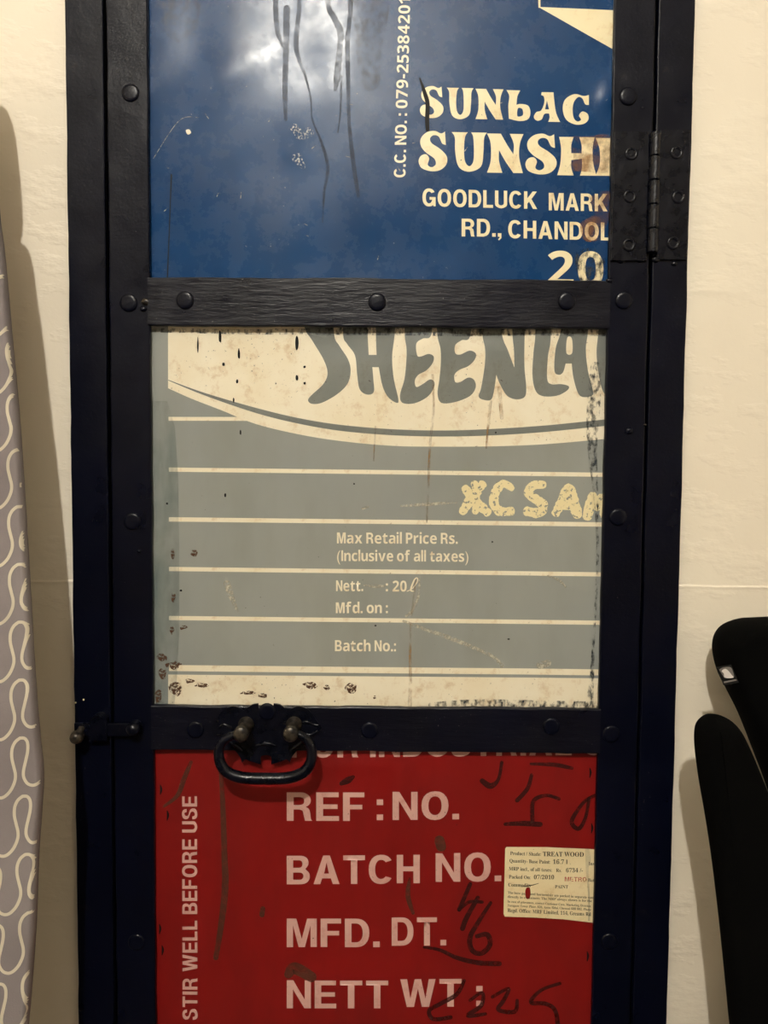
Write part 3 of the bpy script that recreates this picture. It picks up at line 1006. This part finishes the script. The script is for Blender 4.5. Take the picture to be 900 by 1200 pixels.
# ------------------------------------------------------------------ print on the red sheet
red.decal('lettering', merge(text('REF', 336, 427, 962, 33.5), text(':', 441.5, 449, 961, 33.5), text('NO.', 460, 538, 961, 33.5, slope=-0.01)), 'pink', 1)
red.decal('lettering', merge(text('BATCH', 336, 492, 1036.5, 33.5, slope=-0.008), text('NO.', 510.5, 587.5, 1033.5, 33.5, slope=-0.01)), 'pink', 1)
red.decal('lettering', merge(text('MFD.', 336, 445, 1110, 33.5), text('DT.', 459, 523, 1108.5, 33, slope=-0.01)), 'pink', 1)
red.decal('lettering', merge(text('NETT', 336, 455, 1181.5, 32.5), text('WT', 469, 541, 1180, 32.5, slope=-0.008), text(':', 558, 565.5, 1179, 32.5)), 'pink', 1)
red.decal('lettering', text('STIR WELL BEFORE USE', 1195, 933, 231.5, 17.5, slope=-0.002, up=True), 'pink', 1)
red.decal('lettering', text('FOR INDUSTRIAL USE', 341, 760, 887.5, 34, slope=-0.008), 'pink', 1, label='line of pale lettering mostly hidden behind the rail')
hand = [[(551, 1036, 5), (545, 1050, 5), (538, 1066, 5)], [(538, 1066, 4), (550, 1057, 4), (565, 1057, 4)], [(560, 1052, 5), (547, 1075, 6), (542, 1088, 6)],
        [(575, 1058, 4), (562, 1078, 5), (551, 1098, 6), (553, 1113, 6), (564, 1117, 6), (574, 1107, 6), (571, 1095, 6), (559, 1097, 5)],
        [(497, 1110, 3), (515, 1113, 4), (535, 1122, 5), (560, 1128, 6), (585, 1129, 6)],
        [(544, 1149, 4), (535, 1165, 5), (516, 1176, 5), (503, 1184, 5), (508, 1194, 5), (528, 1192, 5)],
        [(551, 1172, 4), (565, 1163, 4), (564, 1178, 5), (548, 1190, 5), (569, 1188, 4)],
        [(577, 1168, 4), (596, 1158, 4), (590, 1172, 5), (584, 1183, 5), (603, 1185, 5), (606, 1172, 4)],
        [(656, 1152, 4), (634, 1160, 4), (622, 1174, 5), (640, 1176, 5), (651, 1185, 5), (654, 1210, 6)],
        [(623, 908, 4), (618, 924, 5), (606, 938, 5)], [(655, 936, 4), (640, 932, 4), (625, 939, 5), (624, 962, 5)], [(592, 966, 4), (612, 965, 6), (633, 966, 6)],
        [(697, 932, 4), (684, 940, 4), (670, 962, 5), (678, 971, 5), (686, 958, 4), (690, 936, 4)], [(565, 915, 6), (575, 921, 7), (584, 913, 4), (588, 893, 4)],
        [(622, 895, 3), (650, 896, 5), (670, 900, 4)], [(400, 918, 5), (408, 914, 8), (414, 910, 4)]]
for h_ in hand:
    red.decal('marker_stroke', stroke(h_), 'marker', 2)
for h_ in ([(259, 905, 5), (261, 940, 6), (263, 1000, 7), (264, 1040, 8), (259, 1085, 7), (253, 1122, 6)], [(224, 893, 4), (216, 912, 6), (208, 932, 5), (192, 945, 3)],
           [(480, 1030, 3), (478, 1050, 6), (484, 1070, 4)], [(365, 1145, 12), (345, 1135, 14), (338, 1142, 10)], [(515, 985, 12), (517, 992, 12)], [(308, 1065, 6), (307, 1072, 6)]):
    red.decal('brown_run', stroke(h_), 'marker_brown', 2)
for x, y in ((187, 1088), (190, 1113), (188, 925), (196, 955), (691, 905), (693, 970), (688, 1120)):
    red.decal('tar_spot', stroke([(x, y - 5, 1), (x + 1, y, 2.6), (x, y + 6, 1)]), 'tar', 2)

# ------------------------------------------------------------------ paper label stuck on the red sheet
lab_w = [(593.5, 992.5), (640, 992.5), (697, 995), (712, 996), (709, 1083), (694, 1081), (660, 1077), (625, 1075), (591.5, 1074), (590, 1071), (592, 994.5)]
paper = red.decal('paper_label', fill(lab_w), 'paper', 3, parent=door, label='yellowed paper label with small black print')


def lt(s, x0, x1, y, cap, slope=0.03, mat='ink_black', style='serif', layer=4):
    red.decal('lettering', text(s, 580 + x0 / 6.43, 580 + x1 / 6.43, 970 + y / 6.43, cap / 6.43, style=style, slope=slope), mat, layer, parent=paper)


lt('Product / Shade:', 115, 345, 204, 26)
lt('TREAT WOOD', 360, 668, 212, 34, 0.015)
lt('Quantity- Base Paint:', 110, 415, 260, 26)
lt('16.7 l', 437, 546, 270, 32, 0.01)
lt('MRP incl., of all taxes:', 105, 428, 320, 26)
lt('Rs.', 460, 502, 332, 26)
lt('6734 /-', 535, 662, 334, 30, 0.0)
lt('Packed On:', 105, 268, 381, 26)
lt('07/2010', 293, 445, 386, 30, 0.0)
lt('METRO', 525, 690, 402, 34, 0.02, 'ink_pink', 'sans')
lt('Commodity', 100, 272, 441, 26)
lt('PAINT', 452, 551, 455, 24, 0.01, 'ink_grey')
lt('Ins', 706, 748, 280, 24)
lt('Bat', 700, 748, 404, 24)
lt('The base paint and harmoniser are packed in separate cont', 97, 745, 496, 18, 0.058, 'ink_grey')
lt('directly in containers. The MRP always shown is for the', 95, 730, 527, 18, 0.05, 'ink_grey')
lt('In case of grievances, contact Customer Care, Marketing Division,', 95, 725, 562, 17, 0.055, 'ink_grey')
lt('Tarapore Tower Place, 826, Anna Salai, Chennai 600 002, Phone', 95, 725, 592, 17, 0.05, 'ink_grey')
lt('Regd. Office: MRF Limited, 114, Greams Rd', 95, 722, 633, 27, 0.048)
red.decal('tear', fill(contour([(617.5, 1040), (621, 1041), (621.5, 1049), (619, 1053.5), (616, 1051), (615.5, 1044)])), 'red', 4, parent=paper, label='small tear showing the red sheet')
red.decal('paper_crease', stroke([(611, 1039, 0.6), (622, 1037.5, 1.0), (631, 1035, 0.5)]), 'ink_grey', 4, parent=paper)
red.decal('stain', stroke([(688, 996, 5), (689, 1008, 6), (688, 1020, 3), (690, 1050, 2), (690, 1078, 2)]), 'teal', 5, parent=paper)

# ------------------------------------------------------------------ rivets
def rivet_bm(c):
    r = 0.0077
    return lathe([(0, 0.0013), (r * .6, 0.00125), (r * .88, 0.0010), (r, 0.0003), (r * 1.02, -0.0006)], c, 'Y', 18)


riv = None
for px, py, yy in ((153, 109, 0), (151, 355, 0), (155, 611, 0), (160, 1104, 0), (229, 855, -.0012), (433, 856, -.0012), (646, 851, -.0012), (716, 860, 0),
                   (217, 352, -.0012), (442, 354, -.0012), (664, 353, -.0012), (731, 352, 0), (736, 113, 0), (724, 606, 0), (714, 1103, 0), (313, 834, -.0032)):
    p = at(px, py, yy)
    if riv is None:
        riv = obj('rivet', rivet_bm(p), 'frame', door, smooth=True)
    else:
        copy_part(riv, p + Vector((0, -0.0008, 0)), door)
# painted-over weld lumps and chips
for px, py, s_, m_ in ((171, 354, 5, 'steel'), (168, 362, 4, 'frame'), (714, 329, 4, 'frame'), (727, 162, 6, 'hard'), (741, 158, 5, 'hard'), (748, 166, 5, 'hard'), (774, 158, 4, 'hard'),
                       (737, 505, 5, 'frame'), (756, 498, 2, 'steel'), (163, 646, 3, 'frame'), (727, 305, 5, 'hard'), (751, 303, 6, 'hard'), (768, 304, 5, 'hard'), (790, 309, 4, 'hard')):
    p = at(px, py, 0)
    bm = bmesh.new()
    bmesh.ops.create_icosphere(bm, subdivisions=2, radius=1.0)
    for v in bm.verts:
        k = 1 + 0.35 * noise.noise(v.co * 2 + Vector((px, py, 0)))
        v.co = Vector((p.x + v.co.x * s_ * .00075 * k, -0.0002 + v.co.y * 0.0016 * k, p.z + v.co.z * s_ * .0006 * k))
    obj('paint_lump', bm, m_, door, smooth=True)

# ------------------------------------------------------------------ hinge
hg = bpy.data.objects.new('hinge', None)
COL.objects.link(hg)
hp = at(765, 230, 0)
hg.parent = door
hg.location = Vector((hp.x, 0, hp.z)) - door.location
hz1, hz0 = at(765, 156, 0).z, at(765, 306, 0).z
hxc = 0.5 * (XR1 + XJ0)
obj('leaf', rough_strip(XR0 + 0.001, hxc - 0.0045, -0.0022, 0.0, hz0, hz1, 0.0007, 0.006, 0.0008, 12.0), 'hard', hg)
obj('leaf', rough_strip(hxc + 0.0045, XJ1 - 0.002, -0.0022, 0.0, hz0 + 0.001, hz1 + 0.002, 0.0007, 0.006, 0.0008, 13.0), 'hard', hg)
kz1, kz0 = hz1 - 0.001, hz0 + 0.006
for i in range(5):
    a, b = kz0 + (kz1 - kz0) * i / 5, kz0 + (kz1 - kz0) * (i + 1) / 5
    rr = 0.0046 + 0.0002 * (i % 2)
    obj('knuckle', lathe([(0, 0.0003), (rr * .9, 0.0003), (rr, 0.001), (rr, b - a - 0.001), (rr * .9, b - a - 0.0003), (0, b - a - 0.0003)], (hxc, -0.0036, a), 'Z', 16), 'hard', hg, smooth=False)
scr0 = None
for px, py in ((740, 180), (738, 230), (737, 287), (793, 179), (795, 231), (789, 285)):
    p = at(px, py, -0.0022)
    if scr0 is None:
        scr0 = obj('screw', lathe([(0, -0.0004), (0.0028, -0.0002), (0.0034, 0.0004), (0.0046, 0.0009), (0.0058, 0.0002), (0.0058, -0.001)], p, 'Y', 16), 'hard', hg, smooth=True)
    else:
        copy_part(scr0, p + Vector((0, 0.0, 0)), hg)

# ------------------------------------------------------------------ pull handle
ha = bpy.data.objects.new('pull_handle', None)
COL.objects.link(ha)
hc = at(312, 870, 0)
ha.parent = door
ha.location = Vector((hc.x, 0, hc.z)) - door.location
ha['label'] = 'black bail pull handle with scalloped backplate'
plate_l = [(312, 829, 1), (303.5, 829, 1), (303, 824, 1), (296, 825), (290, 829), (286, 832, 1), (276, 827), (266, 829), (258, 836), (247, 853, 1), (252, 860), (259, 861), (262, 866, 1),
           (268, 873), (276, 879), (282, 887), (284, 893, 1), (288, 889), (293, 891), (306, 895, 1), (306, 886), (312, 884, 1)]
mir = [(624 - p[0],) + tuple(p[1:]) for p in plate_l[1:-1]][::-1]
out_ = contour(plate_l + mir, 4)
bm = bmesh.new()
vf = [bm.verts.new((at(x, y, -0.0012).x, -0.0030, at(x, y, -0.0012).z)) for x, y in out_]
f0 = bm.faces.new(vf)
ex = bmesh.ops.extrude_face_region(bm, geom=[f0])
for g in ex['geom']:
    if isinstance(g, bmesh.types.BMVert):
        g.co.y = -0.0010
bmesh.ops.recalc_face_normals(bm, faces=bm.faces[:])
bmesh.ops.triangulate(bm, faces=[f for f in bm.faces if len(f.verts) > 4])
obj('backplate', bm, 'hard', ha)
# scrolled beads on both ends of the plate
for pts in ([(257, 852, 3), (262, 849, 3.5), (268, 851, 3.5), (272, 854, 2.5)], [(354, 847, 3), (360, 846, 4), (367, 849, 3), (374, 850, 3.5)], [(358, 860, 3), (365, 861, 3.5), (372, 856, 3)],
            [(300, 874, 3), (312, 871, 5), (324, 874, 3)], [(268, 868, 3), (276, 874, 4), (284, 880, 3)], [(356, 868, 3), (348, 874, 4), (340, 880, 3)]):
    q = cr(pts, 5)
    obj('scroll', tube([at(x, y, -0.003) for x, y, r_ in q], [r_ * .0004 for x, y, r_ in q], 8), 'hard', ha, smooth=True)
SP = 0.026
posts = []
for px, py in ((283, 859), (341, 859)):
    # studs stand square to the door; the pixel is the stud's outer end
    p = at(px, py, -SP)
    b = Vector((p.x, 0, p.z))
    posts.append(b)
    obj('stud', lathe([(0.0072, 0.0025), (0.0070, 0.006), (0.0050, 0.0085), (0.0046, SP - 0.004), (0.0066, SP - 0.003), (0.0066, SP + 0.004), (0.0056, SP + 0.0052), (0, SP + 0.0056)], b, 'Y', 18), 'steel', ha, smooth=True)
bail_px = [(283, 860), (272, 862), (262, 868), (257, 877), (256.5, 886), (259, 896), (265, 904), (275, 909), (290, 912), (312, 912.5), (335, 912), (350, 908), (359, 902), (364, 893), (365.5, 883), (364, 874), (358, 866), (350, 861), (341, 860)]
q = cr(bail_px, 5)
n = len(q)
rad = [0.0031 + 0.0020 * math.sin(math.pi * i / (n - 1)) ** 0.8 for i in range(n)]
obj('bail', tube([at(x, y, -SP + 0.002) for x, y in q], rad, 14), 'hard', ha, smooth=True)

# ------------------------------------------------------------------ sliding latch between the leaf and the jamb
la = bpy.data.objects.new('slide_latch', None)
COL.objects.link(la)
lp = at(130, 856, 0)
la.parent = door
la.location = Vector((lp.x, 0, lp.z)) - door.location
la['label'] = 'small black sliding bolt with round knob'
a, b = at(88, 846, -0.003), at(163, 864, -0.003)
obj('bolt_bar', box(a.x, b.x, -0.0056, -0.0022, b.z + 0.0015, a.z - 0.0005, 0.0008), 'hard', la)
# arched staple over the bar
st = [at(x, y, -0.008) for x, y in contour([(104, 869, 1), (104, 849, 1), (106, 842), (114.5, 837), (123, 842), (125, 849, 1), (125, 869, 1)], 5)]
bm = bmesh.new()
f0 = bm.faces.new([bm.verts.new((p.x, -0.0085, p.z)) for p in st])
ex = bmesh.ops.extrude_face_region(bm, geom=[f0])
for g in ex['geom']:
    if isinstance(g, bmesh.types.BMVert):
        g.co.y = 0.0
bmesh.ops.recalc_face_normals(bm, faces=bm.faces[:])
es = [e for e in bm.edges if all(v.co.y < -0.008 for v in e.verts)]
bmesh.ops.bevel(bm, geom=es, offset=0.001, segments=2, affect='EDGES')
obj('staple', bm, 'hard', la)
p = at(157.5, 853, -0.006)
obj('stud', lathe([(0.0062, 0.001), (0.0062, 0.004), (0.0058, 0.007), (0.0062, 0.010), (0.0046, 0.0135), (0, 0.0145)], (p.x, 0, p.z), 'Y', 18), 'hard', la, smooth=True)
p = at(92, 862, -0.012)
obj('knob', lathe([(0, 0.0), (0.0030, 0.0), (0.0030, 0.006), (0.0052, 0.009), (0.0060, 0.0125), (0.0050, 0.0165), (0.0028, 0.0185), (0, 0.019)], (p.x, -0.003, p.z), 'Y', 18), 'steel', la, smooth=True)
obj('knob_stem', tube([at(96, 852, -0.0056), at(94, 857, -0.008), at(92, 862, -0.010)], 0.0028, 10), 'steel', la, smooth=True)
for px, py in ((88.5, 823.5), (98, 820)):
    p = at(px, py, 0)
    obj('paint_lump', lathe([(0, 0.0006), (0.0008, 0.0004), (0.001, -0.0004)], p, 'Y', 8), 'scrape', fr)


# ------------------------------------------------------------------ padded outline solids (board cover, chair cushions)
def padded(outline, y_back, y_front, rnd, res=0.012):
    """closed XZ outline (world) -> cushion with rounded rims; rims shrink inwards"""
    pts = [Vector((p[0], p[1])) for p in outline]
    area = sum(a.x * b.y - b.x * a.y for a, b in zip(pts, pts[1:] + pts[:1]))
    if area < 0:
        pts.reverse()
    m = len(pts)
    nrm = []
    for i in range(m):
        t = (pts[(i + 1) % m] - pts[i - 1]).normalized()
        nrm.append(Vector((t.y, -t.x)))
    bm = bmesh.new()
    rings = []
    half = (y_back - y_front) / 2
    ymid = (y_back + y_front) / 2
    for k in range(13):
        a = math.pi * k / 12 - math.pi / 2
        yy = ymid + math.sin(a) * half
        ins = rnd * (1 - math.cos(a) ** 0.8 if math.cos(a) > 0 else 1)
        rings.append([bm.verts.new((pts[i].x - nrm[i].x * ins, yy, pts[i].y - nrm[i].y * ins)) for i in range(m)])
    for r0, r1 in zip(rings, rings[1:]):
        for i in range(m):
            bm.faces.new((r0[i], r1[i], r1[(i + 1) % m], r0[(i + 1) % m]))
    caps = [bm.faces.new(rings[0]), bm.faces.new(rings[-1][::-1])]
    bmesh.ops.recalc_face_normals(bm, faces=bm.faces[:])
    bmesh.ops.triangulate(bm, faces=caps, ngon_method='EAR_CLIP')
    return bm


# ------------------------------------------------------------------ grey patterned board at the left
BY = -0.070
right_px = [(-130, 178), (-60, 179), (-30, 185), (-14, 195), (-7, 208), (-3, 232), (0, 262), (5, 300), (14, 400), (23, 500), (32, 640), (40, 780), (46, 860), (50.5, 905), (48.5, 950), (45, 1000),
            (42, 1080), (38, 1140), (33, 1200), (24, 1290), (5, 1400), (-30, 1500), (-90, 1590), (-150, 1620)]


def lean(z):
    """the board leans: its foot stands further out from the wall"""
    return -(1.41 - z) * 0.067


def at_board(x, y):
    p = at(x, y, BY)
    for _ in range(4):
        p = at(x, y, BY + lean(p.z))
    return Vector((p.x, BY, p.z))


rp = [at_board(x, y) for x, y in cr([(float(a), float(b)) for a, b in right_px], 4)]
xm = at(-140, 700, BY).x
left = [Vector((2 * xm - p.x, p.y, p.z)) for p in rp][::-1]
ib_out = [(p.x, p.z) for p in rp] + [(p.x, p.z) for p in left]
ib = thing('ironing_board', 'grey padded board with cream looping line print, leaning at left of door', 'ironing board', (xm, -0.05, 0))
cover_bm = padded(ib_out, -0.064, -0.077, 0.0035)
for v in cover_bm.verts:
    v.co.y += lean(v.co.z)
obj('padded_cover', cover_bm, 'fabric', ib, 'grey fabric cover with cream looping lines', smooth=True)
# looping print: meandering cream lines on the front face and round the rim
from mathutils.bvhtree import BVHTree
_bm = padded(ib_out, -0.064, -0.077, 0.0035)
_bvh = BVHTree.FromBMesh(_bm)
_bm.free()


def board_front(x, z):
    hit, nm, _i, _d = _bvh.ray_cast(Vector((x, -0.5, z)), Vector((0, 1, 0)))
    return None if hit is None or hit.y > -0.0725 else hit + nm * (0.0003 if nm.y < 0 else -0.0003)


bm = bmesh.new()
MMP = 0.601 / F                      # metres per photograph pixel at the cover
half = [(0, 0), (5.5, 2.5), (9, 9), (9.3, 19), (7, 30), (4.8, 40), (5.2, 48), (9, 56), (14, 60.5), (19, 62)]
unit = half + [(38 - x, y) for x, y in half[-2::-1]]
one = cr([(float(a), float(b)) for a, b in unit], 6)[:-1]
wave = [(k * 38 + x, y) for k in range(-8, 2) for x, y in one]
N = len(wave) - 1
pa = at(19.5, 594, -0.087)
MMP = (0.68 - 0.092) / F
for rowi in range(-7, 13):
    zc = pa.z - rowi * 68 * MMP
    xo = pa.x + (rowi * 1.9 + max(0, rowi - 4) * 2.2) * MMP
    pts_ = [(xo + x * MMP, zc - (y - 0.40 * x) * MMP) for x, y in wave]
    prev = None
    for i in range(1, N):
        tx, tz = pts_[i + 1][0] - pts_[i - 1][0], pts_[i + 1][1] - pts_[i - 1][1]
        l = math.hypot(tx, tz)
        wx, wz = -tz / l * 0.0012, tx / l * 0.0012
        cur = []
        for s in (-1, -0.5, 0, 0.5, 1):
            x, z = pts_[i][0] + s * wx, pts_[i][1] + s * wz
            hit = board_front(x, z) if x > xm - 0.1 else None
            cur.append(None if hit is None else bm.verts.new(hit))
        if prev:
            for k in range(4):
                q4 = (prev[k], prev[k + 1], cur[k + 1], cur[k])
                if None not in q4:
                    bm.faces.new(q4)
        prev = cur
bmesh.ops.delete(bm, geom=[v for v in bm.verts if not v.link_faces], context='VERTS')
for v in bm.verts:
    v.co.y += lean(v.co.z)
bmesh.ops.recalc_face_normals(bm, faces=bm.faces[:])
cover = [o for o in ib.children][0]
obj('loop_print', bm, 'loop', cover, smooth=True)
# iron rest above the board and folded legs behind it
rest_px = [(-28, 185), (-24, 165), (-26, 120), (-33, 60), (-40, 30), (-52, 14), (-80, 8), (-140, 6)]
rr_ = [at(x, y, -0.070) for x, y in cr([(float(a), float(b)) for a, b in rest_px], 4)]
o2 = [(p.x, p.z) for p in rr_] + [(2 * xm - p.x, p.z) for p in rr_[::-1]]
rest_bm = padded(o2, -0.066, -0.074, 0.003)
for v in rest_bm.verts:
    v.co.y += lean(v.co.z)
obj('iron_rest', rest_bm, 'metal_tube', ib, smooth=False)
for dx in (-0.13, 0.05):
    obj('leg', tube([(xm + dx, -0.042, 1.35), (xm + dx * 0.9, -0.080, 0.8), (xm + dx, -0.132, 0.012)], 0.011, 12), 'metal_tube', ib, smooth=True)
    obj('foot_cap', tube([(xm + dx, -0.133, 0.0), (xm + dx, -0.131, 0.03)], 0.0135, 12), 'black_tube', ib, smooth=True)
obj('cross_bar', tube([(xm - 0.13, -0.052, 1.2), (xm + 0.05, -0.052, 1.2)], 0.009, 10), 'metal_tube', ib, smooth=True)

# ------------------------------------------------------------------ black padded chair at the right
ch_x = at(1120, 900, -0.05).x
ch = thing('padded_chair', 'black padded fabric chair with a small grey-white tag, against the wall', 'chair', (ch_x, -0.06, 0))
YB = -0.039
bk = [(1120, 716), (1000, 719), (900, 724), (872, 726), (854, 733), (844, 744), (840, 758), (841, 774), (846, 792), (857, 814), (870, 840), (884, 875), (903, 925), (922, 985), (940, 1060), (955, 1150), (970, 1260), (1120, 1275)]
b_ = [at(x, y, YB) for x, y in cr([(float(a), float(b)) for a, b in bk], 4)]
o3 = [(p.x, p.z) for p in b_] + [(2 * ch_x - p.x, p.z) for p in b_[::-1]][1:-1]
obj('backrest', padded(o3, -0.016, -0.062, 0.012), 'black_fabric', ch, smooth=True)
YA = -0.076
arm_px = [(836, 837), (826, 840), (818, 848), (815, 860), (815.5, 880), (820, 915), (827, 955), (834, 1000), (841, 1055), (847, 1110), (852, 1160), (857, 1210), (868, 1300), (890, 1380), (940, 1420),
          (985, 1390), (990, 1300), (975, 1180), (945, 1050), (915, 970), (893, 915), (876, 874), (864, 852), (851, 841)]
def arm(flip):
    a_ = [at(x, y, YA) for x, y in contour([(float(a), float(b)) for a, b in arm_px], 4)]
    return [((2 * ch_x - p.x) if flip else p.x, p.z) for p in a_]
for fl in (False, True):
    obj('armrest', padded(arm(fl), -0.063, -0.091, 0.012), 'black_fabric', ch, smooth=True)
zs = at(900, 1290, -0.06).z
obj('light_block_seat', box(ch_x - 0.19, ch_x + 0.19, -0.50, -0.062, 0.40, 0.50, 0.03, seg=4), 'black_fabric', ch, smooth=True)  # unseen seat, carried forward to block bounce light by the wall
obj('back_lower', box(ch_x - 0.15, ch_x + 0.15, -0.056, -0.008, 0.44, 0.84, 0.015, seg=3), 'black_fabric', ch, smooth=True)
for s in (-1, 1):
    obj('light_block_arm', box(ch_x + s * 0.175 - 0.02, ch_x + s * 0.175 + 0.02, -0.46, -0.10, 0.46, 0.66, 0.015, seg=3), 'black_fabric', ch, smooth=True)  # unseen arm boxes, added to deepen the shade beside the chair
for s in (-1, 1):
    obj('leg', tube([(ch_x + s * 0.16, -0.08, 0.42), (ch_x + s * 0.18, -0.06, 0.0)], 0.011, 12), 'black_tube', ch, smooth=True)
    obj('leg', tube([(ch_x + s * 0.16, -0.45, 0.42), (ch_x + s * 0.18, -0.48, 0.0)], 0.011, 12), 'black_tube', ch, smooth=True)
# tag sewn on the edge of the backrest
def tag_part(name, px, mat, y, parent, lab=None):
    bm = bmesh.new()
    f = bm.faces.new([bm.verts.new(at(x, y_, y)) for x, y_ in contour(px, 4)])
    ex = bmesh.ops.extrude_face_region(bm, geom=[f])
    for g in ex['geom']:
        if isinstance(g, bmesh.types.BMVert):
            g.co.y += 0.0006
    bmesh.ops.recalc_face_normals(bm, faces=bm.faces[:])
    return obj(name, bm, mat, parent, lab)
tg = tag_part('tag', [(840.5, 782, 1), (857, 779, 1), (866, 800, 1), (848, 803, 1)], 'tag_black', -0.0632, ch, 'small black tag with a grey and white emblem')
tag_part('emblem', [(843, 785, 1), (847, 782.5), (856, 782), (859, 787), (860.5, 793, 1), (855, 795), (849, 794.5, 1), (846, 790)], 'tag_grey', -0.0636, tg)
tag_part('emblem', [(846, 786.5), (850, 784), (853.5, 786), (857.5, 791), (859.5, 794), (853, 794.8), (849, 793.5), (848.5, 789.5)], 'tag_white', -0.0640, tg)
tag_part('emblem', [(848, 799, 1), (862.5, 796, 1), (863.3, 797.6, 1), (848.6, 800.6, 1)], 'tag_grey', -0.0636, tg)

# ------------------------------------------------------------------ ceiling bulb that lights the room
lm = thing('ceiling_lamp', 'bare glowing bulb in a black holder hanging from the ceiling', 'lamp', (LAMP_POS.x, LAMP_POS.y, RZ1))
obj('ceiling_rose', lathe([(0.0, 0.0), (0.045, 0.0), (0.04, -0.018), (0.0, -0.02)], (LAMP_POS.x, LAMP_POS.y, RZ1), 'Z', 24), 'ceiling', lm, smooth=False)
obj('holder', lathe([(0.0, 0.09), (0.012, 0.09), (0.02, 0.07), (0.021, 0.035), (0.0, 0.034)], (LAMP_POS.x, LAMP_POS.y, LAMP_POS.z), 'Z', 20), 'black_tube', lm)
obj('cord', tube([(LAMP_POS.x, LAMP_POS.y, LAMP_POS.z + 0.088), (LAMP_POS.x, LAMP_POS.y, RZ1 - 0.01)], 0.004, 8), 'black_tube', lm)
obj('bulb', lathe([(0.0, 0.04), (0.013, 0.036), (0.028, 0.018), (0.034, -0.004), (0.030, -0.022), (0.017, -0.035), (0.0, -0.039)], LAMP_POS, 'Z', 24), 'bulb', lm, smooth=True)
